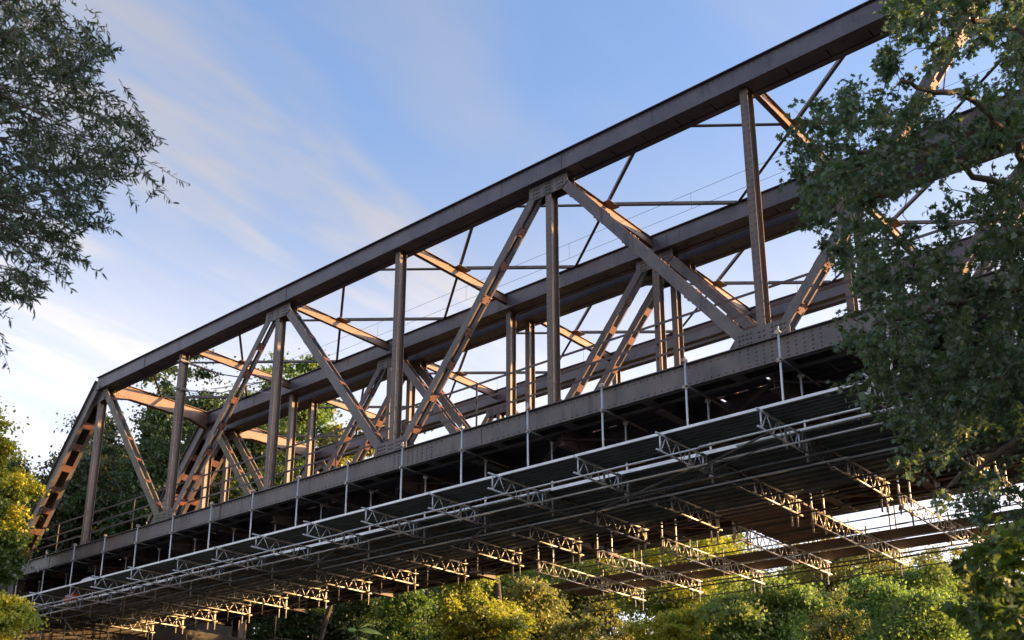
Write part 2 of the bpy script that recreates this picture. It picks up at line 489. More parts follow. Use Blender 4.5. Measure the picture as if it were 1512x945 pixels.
def build_truss(root, y0, detail):
    Y = V((0, 1, 0))
    xT0, xT1 = P, P * (NP - 1)
    # ---- bottom chord
    mb = MB()
    chord_box(mb, (-0.7, 0, -0.3), (P * NP + 0.7, 0, -0.3), y0, 0.6)
    bc = part('bottom_chord', mb, 'steel', root)
    k = 0
    x = 0.5
    bm_ = MB().box(-0.16, 0.16, 0.105, HW - 0.105, -0.012, 0.0).mesh('batten', MAT['dark_steel'])
    while x < P * NP:
        put('batten', bm_, bc, V((x, y0, -0.584)))
        x += 1.2
    # splice plates
    for xs in range(3, 48, 12):
        part('splice_plate', MB().box(xs - 0.7, xs + 0.7, y0 - 0.014, y0 - 0.001, -0.53, -0.07), 'steel', bc)
    # ---- top chord
    mb = MB()
    zc = (ZT0 + ZT1) / 2
    chord_box(mb, (xT0 - 0.12, 0, zc), (xT1 + 0.12, 0, zc), y0, ZT1 - ZT0)
    tcd = part('top_chord', mb, 'chord', root)
    bm_ = MB().box(-0.485, 0.485, 0.105, HW - 0.105, 0.012, 0.022).mesh('batten', MAT['chord'])
    x = xT0 + 0.6
    while x < xT1 - 0.2:
        put('batten', bm_, tcd, V((x, y0, ZT0 + 0.012)))
        x += 1.0
    for xs in (9, 18, 30, 39):
        part('splice_plate', MB().box(xs - 0.55, xs + 0.55, y0 - 0.014, y0 - 0.001, ZT0 + 0.07, ZT1 - 0.07), 'chord', tcd)
    # ---- end posts
    for (xb, xt) in ((-0.05, xT0), (P * NP + 0.05, xT1)):
        s = 1 if xt > xb else -1
        a = V((xb, 0, ZBOTN + 0.25))
        b = V((xt, 0, zc))
        mb = MB()
        chord_box(mb, a, b, y0 + 0.003, 0.58, 0.083, 0.07)
        ep = part('end_post', mb, 'steel', root)
        d = (b - a).normalized()
        n = d.cross(Y).normalized()
        if n.z > 0:
            n = -n
        L = (b - a).length
        t = 1.05
        while t < L - 0.7:
            c = a + d * t + n * 0.272
            m = MB().frame_box(V((c.x, y0 + HW / 2, c.z)), d, Y, n, 0.15, HW / 2 - 0.01, 0.014)
            part('batten', m, 'rusty', ep)
            t += 1.07
        # lighter angle trim riveted on the web
        if detail:
            rv = MB()
            q = 0.3
            while q < L - 0.2:
                for off in (-0.2, 0.2):
                    rv.rivet(V((0, y0 + 0.001, 0)) + a + d * q + n * off, V((0, -1, 0)))
                q += 0.16
            part('rivets', rv, 'steel', ep, kind='stuff')
    # ---- verticals (H section)
    for i in range(1, NP):
        x = i * P
        odd = i % 2 == 1
        zt = ZT0 - 0.001 if not odd else ZT0 + 0.02
        zb = 0.001
        mb = MB()
        ya, yb = y0 + 0.118, y0 + 0.432
        # two riveted channels back to back: wide front flange, web, rear flange
        mb.box(x - 0.10, x + 0.10, ya, ya + 0.016, zb, zt)
        mb.box(x - 0.10, x + 0.10, yb - 0.016, yb, zb, zt)
        mb.box(x - 0.009, x + 0.009, ya + 0.017, yb - 0.017, zb, zt)
        for sx in (-1, 1):
            for yy0, yy1 in ((ya + 0.018, ya + 0.075), (yb - 0.075, yb - 0.018)):
                mb.box(x + sx * 0.0095, x + sx * 0.021, yy0, yy1, zb, zt)
        vp = part('vertical_post', mb, 'post_steel', root)
        if detail:
            rv = MB()
            z = 0.5
            while z < zt - 0.3:
                rv.rivet(V((x - 0.055, ya, z)), V((0, -1, 0)), 0.014, 0.009)
                rv.rivet(V((x + 0.055, ya, z)), V((0, -1, 0)), 0.014, 0.009)
                rv.rivet(V((x + 0.0215, ya + 0.045, z)), V((1, 0, 0)), 0.014, 0.009)
                z += 0.17
            part('rivets', rv, 'post_steel', vp, kind='stuff')
        # small foot brackets
        if not odd or True:
            part('foot_bracket', MB().poly_y([(x + 0.1, 0.002), (x + 0.42, 0.002), (x + 0.1, 0.36)], y0 + 0.26, y0 + 0.275), 'rusty', vp)
    # ---- diagonals
    for i in range(1, NP - 1):
        if i % 2 == 1:
            a, b = V((i * P + 0.33, 0, ZT0 - 0.05)), V(((i + 1) * P - 0.36, 0, 0.12))
        else:
            a, b = V((i * P + 0.36, 0, 0.12)), V(((i + 1) * P - 0.33, 0, ZT0 - 0.05))
        d = (b - a).normalized()
        n = d.cross(Y).normalized()
        if n.z > 0:
            n = -n
        L = (b - a).length
        wid = 0.235 if not (i % 2) else 0.28
        mb = MB()
        mid = (a + b) / 2
        ya, yb = y0 + 0.118, y0 + 0.432
        for yc, sg in ((ya + 0.007, 1), (yb - 0.007, -1)):
            mb.frame_box(V((mid.x, yc, mid.z)), d, Y, n, L / 2, 0.007, wid / 2)
            for sn in (-1, 1):
                mb.frame_box(V((mid.x, yc + sg * 0.029, mid.z)) + n * (sn * (wid / 2 - 0.007)), d, Y, n, L / 2 - 0.003, 0.022, 0.007)
        mt = 'moss' if i == 1 else 'steel'
        dg = part('diagonal_brace', mb, mt, root, label='grey lichen-covered diagonal beside the end post' if i == 1 and y0 == 0 else None)
        t = 0.75
        step = 1.07 if i % 2 == 0 else 1.38
        while t < L - 0.5:
            for sn in (-1, 1):
                c = a + d * t + n * (sn * (wid / 2 + 0.007))
                c.y = (ya + yb) / 2
                m = MB().frame_box(c, d, Y, n, 0.125 if i % 2 == 0 else 0.08, 0.15, 0.006)
                if detail:
                    for q in (-0.07, 0.07):
                        for w in (-0.11, 0.11):
                            m.rivet(c + d * q + Y * w + n * (sn * 0.006), n * sn, 0.02, 0.012)
                part('batten', m, 'rusty' if sn == 1 or i % 2 == 1 else 'steel', dg)
            t += step
    # ---- gussets
    def gusset(pts, mat='steel', riv=()):
        # outer plate with rivets, inner plate
        g = part('gusset_plate', MB().poly_y(pts, y0 + 0.1, y0 + 0.1165), mat, root)
        part('gusset_plate', MB().poly_y(pts, y0 + 0.4335, y0 + 0.45), mat, root)
        rv = MB()
        for x, z in riv:
            rv.rivet(V((x, y0 + 0.1, z)), V((0, -1, 0)), 0.024, 0.015)
        if rv.v:
            part('rivets', rv, mat, g, kind='stuff')
    for i in range(1, NP, 2):
        x = i * P
        if i == 1:
            pts = [(x - 0.55, ZT0 + 0.1), (x - 0.75, ZT0 - 0.45), (x - 0.45, ZT0 - 0.62), (x + 0.42, ZT0 - 0.47), (x + 0.62, ZT0 - 0.3), (x + 0.6, ZT0 + 0.1)]
        elif i == NP - 1:
            pts = [(x - 0.6, ZT0 + 0.1), (x - 0.62, ZT0 - 0.3), (x - 0.42, ZT0 - 0.47), (x + 0.45, ZT0 - 0.62), (x + 0.75, ZT0 - 0.45), (x + 0.55, ZT0 + 0.1)]
        else:
            pts = [(x - 0.66, ZT0 + 0.1), (x - 0.68, ZT0 - 0.30), (x - 0.47, ZT0 - 0.45), (x + 0.47, ZT0 - 0.45), (x + 0.68, ZT0 - 0.30), (x + 0.66, ZT0 + 0.1)]
        rv = [(x + sx * (0.5 - 0.09 * j), ZT0 - 0.14 - 0.12 * q) for sx in (-1, 1) for j in range(3) for q in range(3) if 0.14 + 0.12 * q < 0.42]
        rv += [(x + dx, ZT0 - 0.1 - 0.1 * q) for dx in (-0.06, 0.06) for q in range(4)]
        gusset(pts, 'steel', rv)
    for i in range(0, NP + 1, 2):
        x = i * P
        if i == 0:
            pts = [(x - 0.5, -0.3), (x - 0.5, 0.1), (x - 0.2, 0.45), (x + 0.95, 0.45), (x + 1.2, 0.1), (x + 1.2, -0.3)]
        elif i == NP:
            pts = [(x - 1.2, -0.3), (x - 1.2, 0.1), (x - 0.95, 0.45), (x + 0.2, 0.45), (x + 0.5, 0.1), (x + 0.5, -0.3)]
        else:
            pts = [(x - 0.68, 0.001), (x - 0.68, 0.26), (x - 0.5, 0.45), (x + 0.5, 0.45), (x + 0.68, 0.26), (x + 0.68, 0.001)]
        rv = [(x + sx * (0.56 - 0.1 * j), 0.12 + 0.11 * q) for sx in (-1, 1) for j in range(4) for q in range(3)]
        rv += [(x + dx, 0.07 + 0.12 * q) for dx in (-0.06, 0.06) for q in range(3)]
        gusset(pts, 'moss' if i == 2 else 'steel', rv)
    # ---- chord rivets
    if detail:
        rv = MB()
        q = -0.6
        while q < P * NP + 0.6:
            for z in (-0.10, -0.5):
                rv.rivet(V((q, y0 - 0.0005, z)), V((0, -1, 0)), 0.018, 0.012)
            for z in (-0.2, -0.3, -0.4):
                node = abs((q + 6) % 12 - 6)
                if node < 1.9 and int(q * 10) % 2 == 0:
                    rv.rivet(V((q, y0 - 0.0005, z)), V((0, -1, 0)), 0.018, 0.012)
            q += 0.19
        part('rivets', rv, 'steel', bc, kind='stuff')
        rv = MB()
        q = xT0
        while q < xT1:
            rv.rivet(V((q, y0 - 0.0005, ZT1 - 0.10)), V((0, -1, 0)), 0.014, 0.010)
            rv.rivet(V((q, y0 - 0.0005, ZT0 + 0.09)), V((0, -1, 0)), 0.014, 0.010)
            if abs((q % 12) - 6) < 0.6:
                for z in range(1, 4):
                    rv.rivet(V((q, y0 - 0.0005, ZT0 + 0.09 + 0.1 * z)), V((0, -1, 0)), 0.018, 0.012)
            q += 0.16
        part('rivets', rv, 'chord', tcd, kind='stuff')


def build_bridge(y0, label, detail):
    root = thing('railway_truss_bridge', label, 'bridge', V((24, y0 + 3, -0.6)), 'pair of railway truss bridges')
    build_truss(root, y0, detail)
    build_truss(root, y0 + YW, False)
    ya, yb = y0 + HW, y0 + YW
    # portal struts
    for x in (P, P * (NP - 1)):
        mb = MB()
        # web on the outer side + flanges, deeper at the ends
        pts = [(ya, 6.62), (ya + 0.9, 6.86), (yb - 0.9, 6.86), (yb, 6.62), (yb, 7.42), (ya, 7.42)]
        n = len(mb.v)
        for xx in (x + 0.05, x + 0.064):
            for (y, z) in pts:
                mb.v.append(V((xx, y, z)))
        k = len(pts)
        mb.f.append(tuple(n + i for i in range(k))[::-1])
        mb.f.append(tuple(n + k + i for i in range(k)))
        for i in range(k):
            j = (i + 1) % k
            mb.f.append((n + i, n + j, n + k + j, n + k + i))
        mb.box(x - 0.12, x + 0.16, ya, yb, 7.4205, 7.436)
        mb.box(x - 0.10, x + 0.14, ya + 0.9, yb - 0.9, 6.845, 6.8595)
        mb.bar((x + 0.02, ya, 6.612), (x + 0.02, ya + 0.9, 6.852), 0.014, 0.24, V((0, 0, 1)))
        mb.bar((x + 0.02, yb, 6.612), (x + 0.02, yb - 0.9, 6.852), 0.014, 0.24, V((0, 0, 1)))
        ps = part('portal_strut', mb, 'strut_steel', root)
        rv = MB()
        for yy in [ya + 0.08 + 0.1 * q for q in range(4)] + [yb - 0.08 - 0.1 * q for q in range(4)]:
            for z in (6.85, 6.97, 7.09, 7.21, 7.33):
                rv.rivet(V((x + 0.064, yy, z)), V((1, 0, 0)), 0.022, 0.014)
        yy = ya + 0.5
        while yy < yb - 0.5:
            rv.rivet(V((x + 0.064, yy, 7.37)), V((1, 0, 0)), 0.016, 0.01)
            rv.rivet(V((x + 0.064, yy, 6.9)), V((1, 0, 0)), 0.016, 0.01)
            yy += 0.18
        part('rivets', rv, 'strut_steel', ps, kind='stuff')
    # cross struts and lateral bracing
    for i in range(2, NP - 1):
        x = i * P
        mb = MB()
        mb.box(x - 0.006, x + 0.006, ya, yb, 7.055, 7.345)
        mb.box(x - 0.07, x + 0.07, ya, yb, 7.3455, 7.358)
        mb.box(x - 0.07, x + 0.07, ya, yb, 7.042, 7.0545)
        part('cross_strut', mb, 'strut_steel', root)
        part('centre_plate', MB().box(x - 0.28, x + 0.28, y0 + YW / 2 + 0.275 - 0.28, y0 + YW / 2 + 0.275 + 0.28, 7.3585, 7.37), 'steel', root)
        for s in (-1, 1):
            for xs in (-1, 1):
                # angle bars from half-panel nodes to the middle of the strut
                pa = V((x + xs * 3.0, ya if s < 0 else yb, 7.40))
                pb = V((x + xs * 0.06, y0 + YW / 2 + 0.275 + s * 0.05, 7.40))
                m = MB().bar(pa, pb, 0.09, 0.01, V((0, 0, 1)).cross((pb - pa).normalized()))
                m.bar(pa, pb, 0.01, 0.08, V((0, 0, 1)).cross((pb - pa).normalized()), oy=0.04, oz=0.045)
                part('lateral_brace', m, 'steel', root)
    for x in (P + 1e-3, P * (NP - 1) - 1e-3):
        for yy, s in ((ya, 1), (yb, -1)):
            xs = 1 if x < 20 else -1
            pa = V((x + xs * 3.0, yy, 7.40))
            pb = V((x + xs * 0.16, y0 + YW / 2 + 0.275 - s * 0.1, 7.40))
            m = MB().bar(pa, pb, 0.09, 0.01, V((0, 0, 1)).cross((pb - pa).normalized()))
            m.bar(pa, pb, 0.01, 0.08, V((0, 0, 1)).cross((pb - pa).normalized()), oy=0.04, oz=0.045)
            part('lateral_brace', m, 'steel', root)
    # floor: beams, stringers, plates, sleepers and rails
    for i in range(0, NP * 2 + 1):
        x = i * P / 2
        deep = 0.93 if i % 2 == 0 else 0.72
        mb = MB().box(x - 0.008, x + 0.008, ya, yb, -deep, -0.262)
        mb.box(x - 0.13, x + 0.13, ya, yb, -deep - 0.016, -deep - 0.001)
        mb.box(x - 0.13, x + 0.13, ya, yb, -0.261, -0.246)
        for q in range(1, 6):
            yy = ya + (yb - ya) * q / 6
            mb.box(x + 0.009, x + 0.08, yy - 0.006, yy + 0.006, -deep, -0.262)
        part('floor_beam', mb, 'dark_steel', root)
    yc = y0 + YW / 2 + HW / 2
    for s in (-1, 1):
        mb = MB()
        for i in range(NP * 2):
            xa, xb = i * P / 2 + 0.135, (i + 1) * P / 2 - 0.135
            mb.box(xa, xb, yc + s * 0.9 - 0.006, yc + s * 0.9 + 0.006, -0.70, -0.262)
            mb.box(xa, xb, yc + s * 0.9 - 0.1, yc + s * 0.9 + 0.1, -0.714, -0.701)
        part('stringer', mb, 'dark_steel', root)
    # bottom lateral bracing
    for i in range(NP):
        for s in (0, 1):
            pa = V((i * P, ya if s else yb, -0.78))
            pb = V(((i + 1) * P, yb if s else ya, -0.78 - 0.0))
            z = -0.79 if s else -0.74
            pa.z = pb.z = z
            part('bottom_lateral', MB().bar(pa, pb, 0.12, 0.012, V((0, 0, 1)).cross((pb - pa).normalized())), 'dark_steel', root)
    r2 = random.Random(int(y0 * 10) + 3)
    x = -0.6
    while x < P * NP + 0.5:
        x1 = x + 1.5
        for q in range(4):
            wy = (yb - ya) / 4
            g = 0.004 if r2.random() < 0.86 else 0.07
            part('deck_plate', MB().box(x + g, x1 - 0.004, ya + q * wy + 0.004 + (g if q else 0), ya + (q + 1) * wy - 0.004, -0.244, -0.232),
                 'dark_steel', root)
        x = x1
    sm = MB().box(-0.12, 0.12, -1.25, 1.25, 0, 0.15).mesh('sleeper', MAT['plank_wood'])
    x = -0.5
    while x < P * NP + 0.5:
        put('sleeper', sm, root, V((x, yc, -0.23)))
        x += 0.62
    for s in (-1, 1):
        yy = yc + s * 0.76
        mb = MB()
        mb.box(-0.7, P * NP + 0.7, yy - 0.07, yy + 0.07, -0.078, -0.06)
        mb.box(-0.7, P * NP + 0.7, yy - 0.01, yy + 0.01, -0.06, 0.04)
        mb.box(-0.7, P * NP + 0.7, yy - 0.035, yy + 0.035, 0.04, 0.075)
        part('rail', mb, 'rusty', root)
    # hand railings
    for yy in ((y0 + 0.66, y0 + YW - 0.12) if y0 > 1 else (y0 + 0.66,)):
        rl = part('railing', MB().box(-0.6, P * NP + 0.6, yy - 0.02, yy + 0.02, -0.05, -0.03), 'steel', root)
        for z in (1.66, 1.17, 0.79):
            m = MB()
            m.box(-0.6, P * NP + 0.6, yy - 0.032, yy + 0.032, z - 0.008, z)
            m.box(-0.6, P * NP + 0.6, yy - 0.032, yy - 0.024, z - 0.068, z - 0.0085)
            part('handrail', m, 'dark_steel', rl)
        x = 2.7
        while x < P * NP:
            m = MB().box(x - 0.035, x + 0.035, yy + 0.03, yy + 0.037, -0.2, 1.70)
            m.box(x - 0.035, x - 0.028, yy + 0.0375, yy + 0.09, -0.2, 1.70)
            part('railing_post', m, 'dark_steel', rl)
            x += 6.05
    return root


B1 = build_bridge(0.0, 'brown riveted steel truss bridge nearest the viewer, scaffold slung below it', True)
B2 = build_bridge(6.544, 'second brown riveted truss bridge standing behind the nearer one', False)

# ------------------------------------------------------------------ overhead line equipment
for (yb0, lab) in ((0.0, 'overhead wire and droppers running through the nearer bridge'), (6.544, 'overhead wire and droppers running through the rear bridge')):
    yc = yb0 + 2.7
    ow = thing('overhead_line', lab, 'overhead line', V((24, yc, 5.8)), 'overhead lines')
    x = -12
    pts = []
    m = MB()
    mess = []
    while x <= 60:
        mess.append(V((x, yc, 6.42 + 0.0 * x)))
        x += 3
    part('messenger_wire', MB().tube(mess, 0.006, 4), 'wire', ow)
    part('contact_wire', MB().tube([V((-12, yc, 5.92)), V((60, yc, 5.92))], 0.006, 4), 'wire', ow)
    dm = MB().tube([V((0, 0, 0)), V((0, 0, 0.5))], 0.005, 4).mesh('dropper', MAT['wire'])
    x = -9
    while x < 58:
        put('dropper', dm, ow, V((x, yc, 5.92)))
        x += 4.2
cb = thing('wire_support_bracket', 'insulated wire support bracket on the second upright of the nearer bridge', 'bracket', V((12, 0.5, 6.2)))
for z in (6.5, 5.35):
    m = MB()
    m.box(11.86, 12.14, 0.06, 0.10, z - 0.04, z + 0.04)
    m.box(11.86, 12.14, 0.45, 0.49, z - 0.04, z + 0.04)
    m.box(12.12, 12.15, 0.101, 0.449, z - 0.03, z + 0.03)
    part('clamp_band', m, 'galv_old', cb)
ins = MB()
a, b = V((12.1, 0.5, 6.48)), V((12.5, 1.6, 6.3))
n_ = 9
pp, rr = [], []
for i in range(n_ * 2 + 1):
    pp.append(along(a, b, i / (n_ * 2)))
    rr.append(0.065 if i % 2 else 0.03)
part('insulator', ins.tube(pp, rr, 8), 'ceramic', cb, smooth=False)
part('support_tube', MB().tube([b, V((13.2, 2.7, 6.25))], 0.022, 6), 'galv_old', cb)
part('support_tube', MB().tube([V((12.1, 0.5, 5.35)), V((12.6, 1.7, 5.5)), V((13.5, 2.9, 6.1))], 0.02, 6), 'galv_old', cb)
part('registration_arm', MB().tube([V((12.6, 1.2, 5.5)), V((14.0, 2.7, 5.93))], 0.016, 6), 'galv', cb)
part('registration_arm', MB().tube([V((13.1, 1.9, 5.62)), V((14.4, 2.75, 5.35))], 0.014, 6), 'galv', cb)

# ------------------------------------------------------------------ suspended scaffold
SF = thing('suspended_scaffold', 'steel tube and plank scaffold platform slung under both bridges', 'scaffold', V((20, 4, -2.7)))
XK = [36.54 - 2.335 * k for k in range(-5, 16)]
R = 0.0245
rs = random.Random(11)


def tube_part(name, p0, p1, mat='galv', r=R, parent=None, n=6):
    p0, p1 = V(p0), V(p1)
    return part(name, MB().tube([p0, p1], r, n), mat, parent or SF, loc=p0, smooth=True)


cpl = MB().box(-0.045, 0.045, -0.05, 0.05, -0.045, 0.045)
cpl.box(-0.02, 0.02, -0.075, 0.075, -0.03, 0.03)
cpl_me = cpl.mesh('coupler', MAT['coupler'])


def coupler(p):
    o = put('coupler', cpl_me, SF, V(p))
    o.rotation_euler = (rs.uniform(-.4, .4), rs.uniform(-.3, .3), rs.uniform(0, 3))


def girder(x, ya, yb, zt, mat, h=0.39):
    g = MB()
    g.tube([V((x, ya, zt)), V((x, yb, zt))], R, 6)
    go = part('lattice_girder', g, mat, SF, loc=V((x, ya, zt)), smooth=True)
    tube_part('bottom_tube', (x, ya - 0.0, zt - h), (x, yb, zt - h), mat, R, go)
    # end posts + zigzag lacing
    for yy in (ya + 0.16, yb - 0.16):
        tube_part('end_strut', (x, yy, zt), (x, yy, zt - h), mat, 0.02, go)
    L = yb - ya - 0.36
    n = max(2, int(round(L / 0.235)))
    y = ya + 0.18
    stp = L / n
    for i in range(n):
        up = i % 2
        tube_part('lacing_bar', (x, y + stp * i, zt - h if up == 0 else zt), (x, y + stp * (i + 1), zt if up == 0 else zt - h), mat, 0.0135, go, 5)
    return go


ZP = -2.2
for k, x in enumerate(XK):
    # hangers beside the near truss
    top = 0.06 + rs.uniform(-0.12, 0.08)
    o = tube_part('hanger_tube', (x, -0.25, -2.70 + rs.uniform(-.04, .04)), (x + rs.uniform(-.02, .02), -0.25, top), 'galv', 0.0265, n=8)
    tube_part('hanger_tube', (x, 0.76, -2.78 + rs.uniform(-.05, .05)), (x, 0.76, -0.66), 'galv')
    tube_part('tie_tube', (x + 0.05, -0.32, -0.68), (x + 0.05, 1.7, -0.68), 'galv_old')
    coupler((x, -0.26, -0.68)); coupler((x, -0.25, -0.02)); coupler((x, -0.25, -2.6)); coupler((x, 0.76, -2.6)); coupler((x, 0.76, -0.72))
    jy = rs.uniform(0, 0.45)
    xg = x + 0.06
    if x > 0:
        girder(xg, -1.97 + jy, 0.42, ZP - 0.035, 'galv')
        girder(xg + 0.055, 0.15, 3.1, ZP - 0.037, 'galv_old')
        girder(xg + 0.09, 2.4, 5.15, ZP - 0.035, 'alu')
        for yy in (4.78, 5.12):
            tube_part('hanger_tube', (x + 0.02, yy, -2.95 + rs.uniform(-.1, .1)), (x + 0.02, yy, -2.0), 'alu')
            coupler((x + 0.03, yy, -2.6))
        for yy in (1.9, 3.6):
            coupler((x + 0.06, yy, -2.62))
    if x > 24.5:
        girder(xg + 0.02, 5.9, 10.05 + rs.uniform(-.1, .1), ZP - 0.06, 'alu')
        girder(xg + 0.10, 9.35 + rs.uniform(-.15, .1), 12.2, ZP - 0.035, 'alu')
        for yy in (6.1, 6.9, 9.75, 11.75, 12.25):
            tube_part('hanger_tube', (x, yy, -2.85 + rs.uniform(-.12, .12)), (x, yy, -0.7 if yy not in (9.75,) else -1.9), 'alu')
            coupler((x, yy, -2.6))
    elif x > 2:
        for yy in (5.75,):
            tube_part('hanger_tube', (x, yy, -2.5), (x, yy, -1.2), 'galv_old')
# longitudinal tubes
XA, XB = 1.2, 48.0


def long_tube(y, z, xa=XA, xb=XB, mat='galv', r=R):
    """a run of overlapping six metre tubes"""
    x = xa
    q = 0
    while x < xb:
        e = min(x + 6.0, xb)
        tube_part('ledger_tube', (x, y + (0.055 if q % 2 else 0), z), (e, y + (0.055 if q % 2 else 0), z), mat, r)
        x = e - 0.35
        q += 1
        if e >= xb:
            break


long_tube(-1.39, ZP - 0.47)
long_tube(0.30, ZP + 0.02)
long_tube(0.62, ZP - 0.47, mat='galv_old')
long_tube(2.75, ZP - 0.47, mat='galv_old')
long_tube(4.84, ZP - 0.02, mat='galv_old')
long_tube(4.70, ZP - 0.48, mat='galv_old')
long_tube(6.9, ZP + 0.02, 24, 48, 'galv_old', 0.02)
long_tube(8.0, ZP + 0.02, 24, 48, 'galv_old', 0.02)
long_tube(9.1, ZP + 0.02, 24, 48, 'galv_old', 0.02)
long_tube(10.9, ZP - 0.50, 23.5, 48, 'galv_old')
long_tube(12.75, ZP - 0.42, 22, 48, 'galv_old', 0.02)
long_tube(12.2, ZP - 0.06, 23, 48, 'galv_old')
long_tube(-0.42, ZP - 0.50, mat='galv')
long_tube(1.55, ZP - 0.47, mat='galv_old')
long_tube(3.75, ZP - 0.47, mat='galv_old')
long_tube(1.1, ZP - 0.52, 20, 48, mat='galv')
long_tube(8.7, ZP - 0.49, 24, 48, mat='galv')
# slack cable hung under the near edge
cbl = []
for q in range(13):
    t = q / 12
    cbl.append(V((30.2 + 6.4 * t, 0.9 - 1.6 * t, -2.72 - 0.16 * math.sin(math.pi * t) + 0.05 * math.sin(9 * t))))
part('cable', MB().tube(cbl, 0.011, 5), 'galv_old', SF)
# raking tubes under the platform
for p0, p1 in (((34.3, -0.4, -2.75), (30.0, 1.4, -2.72)), ((36.8, -1.4, -2.7), (34.2, -0.1, -2.70)), ((22.6, -0.5, -2.72), (16.5, 2.2, -2.72)),
               ((15.0, 0.5, -2.72), (8.5, 3.8, -2.72)), ((11.8, -1.0, -2.75), (5.5, 2.6, -2.72)), ((10.0, 1.2, -2.8), (4.0, 4.5, -2.72)),
               ((27.2, 0.7, -2.72), (22.0, 3.6, -2.72)), ((20.0, 2.6, -2.72), (14.0, 4.6, -2.72))):
    tube_part('raking_tube', p0, p1, 'galv_old')


# planks: folded steel boards, hollow underneath
def plank_mesh(L, w, mat):
    m = MB()
    m.box(0.0, L, -w / 2, w / 2, 0.046, 0.05)
    m.box(0.0, L, -w / 2, -w / 2 + 0.006, 0.0, 0.0455)
    m.box(0.0, L, w / 2 - 0.006, w / 2, 0.0, 0.0455)
    m.box(0.0, L, -0.012, 0.012, 0.03, 0.0455)
    m.box(0.02, 0.06, -w / 2 + 0.007, w / 2 - 0.007, 0.004, 0.0455)
    return m.mesh('plank', mat)


def wood_mesh(L, w, mat):
    return MB().box(0.0, L, -w / 2, w / 2, 0.0, 0.045).mesh('plank', mat)


PL = 2.335 * 1.0 - 0.012
pm = plank_mesh(PL, 0.17, MAT['plank_alu'])
pm_wide = plank_mesh(PL * 2 + 0.012, 0.345, MAT['plank'])
wm = wood_mesh(PL, 0.235, MAT['plank_wood'])
count = 0
rest = MB()


def plank(me, x, y, z):
    global count
    count += 1
    o = put('plank', me, SF, V((x, y, z)))
    return o


cells = []
for k in range(len(XK) - 1):
    xa = XK[k + 1]
    if xa < 0.5:
        continue
    # near walkway: six narrow boards
    for q in range(6):
        cells.append((pm, xa, -1.31 + q * 0.183, ZP + rs.uniform(0, 0.006), 0))
    # far walkway under the rear truss
    if 22.0 < xa < 47:
        for q in range(9):
            if q == 4:
                continue
            cells.append((wm, xa, 9.80 + q * 0.262, ZP + 0.01 + rs.uniform(0, 0.006), 1))
    if 31.0 < xa < 33.0 or 45 < xa < 46:
        for q in range(13):
            cells.append((wm, xa, 5.05 + q * 0.36, ZP + 0.03 + rs.uniform(0, 0.006), 1))
    if k % 2 == 0:
        xx = XK[k + 2] if k + 2 < len(XK) else xa
        if xx > 0.5:
            for q in range(12):
                cells.append((pm_wide, xx, 0.52 + q * 0.362, ZP + rs.uniform(0, 0.006), 2))
cells.sort(key=lambda c: (V((c[1] + 1, c[2], c[3])) - CP).length)
gaps = MB()
for i, (me, x, y, z, t) in enumerate(cells):
    if i < 300:
        plank(me, x, y, z)
    else:
        L = PL if t < 2 else PL * 2 + 0.012
        w = (0.17, 0.235, 0.345)[t]
        rest.box(x, x + L, y - w / 2, y + w / 2, z + (0 if t == 1 else 0.035), z + 0.05)
        if t != 1:
            rest.box(x, x + L, y - w / 2, y - w / 2 + 0.006, z, z + 0.034)
            rest.box(x, x + L, y + w / 2 - 0.006, y + w / 2, z, z + 0.034)
if rest.v:
    part('planks', rest, 'plank', SF, kind='stuff')
# edge boards (bright aluminium edge profile of the walkway)
for k in range(len(XK) - 1):
    xa = XK[k + 1]
    if xa < 1:
        continue
    part('edge_board', MB().box(xa + 0.006, xa + PL, -1.455, -1.41, ZP - 0.005, ZP + 0.055), 'galv', SF)
    part('edge_board', MB().box(xa + 0.006, xa + PL, 0.33, 0.345, ZP - 0.01, ZP + 0.075), 'galv', SF)

# red tarp and white sack left on the scaffold
tp = MB()
for i in range(7):
    a0 = V((7.6 + 0.09 * i, -0.95 + 0.05 * math.sin(i * 2.1), -2.45 - 0.06 * abs(math.sin(i * 1.7))))
    tp.frame_box(a0, V((1, 0.3, 0.2)).normalized(), V((0, 1, 0.3)).normalized(), V((0.1, 0.2, 1)).normalized(), 0.07, 0.12, 0.07 + 0.03 * (i % 3))
t_o = part('tarp', tp, 'red_cloth', None)
t_o['label'] = 'crumpled faded red tarp hanging on the left end of the scaffold'
t_o['category'] = 'tarp'
wk = MB().tube([V((8.9, -1.25, -2.09)), V((9.1, -1.2, -2.06)), V((9.5, -1.2, -2.05)), V((9.85, -1.22, -2.09))], [0.03, 0.1, 0.11, 0.04], 8)
t_o = part('white_sack', wk, 'galv', None, smooth=True)
t_o['label'] = 'small pale sack lying on the walkway edge at the left'
t_o['category'] = 'sack'
wk = MB().tube([V((3.55, -0.42, -0.62)), V((3.62, -0.42, -0.7)), V((3.64, -0.42, -0.82))], [0.07, 0.10, 0.05], 8)
t_o = part('work_lamp', wk, 'galv', None, smooth=True)
t_o['label'] = 'small pale work lamp clamped to a hanger tube at the left end'
t_o['category'] = 'lamp'

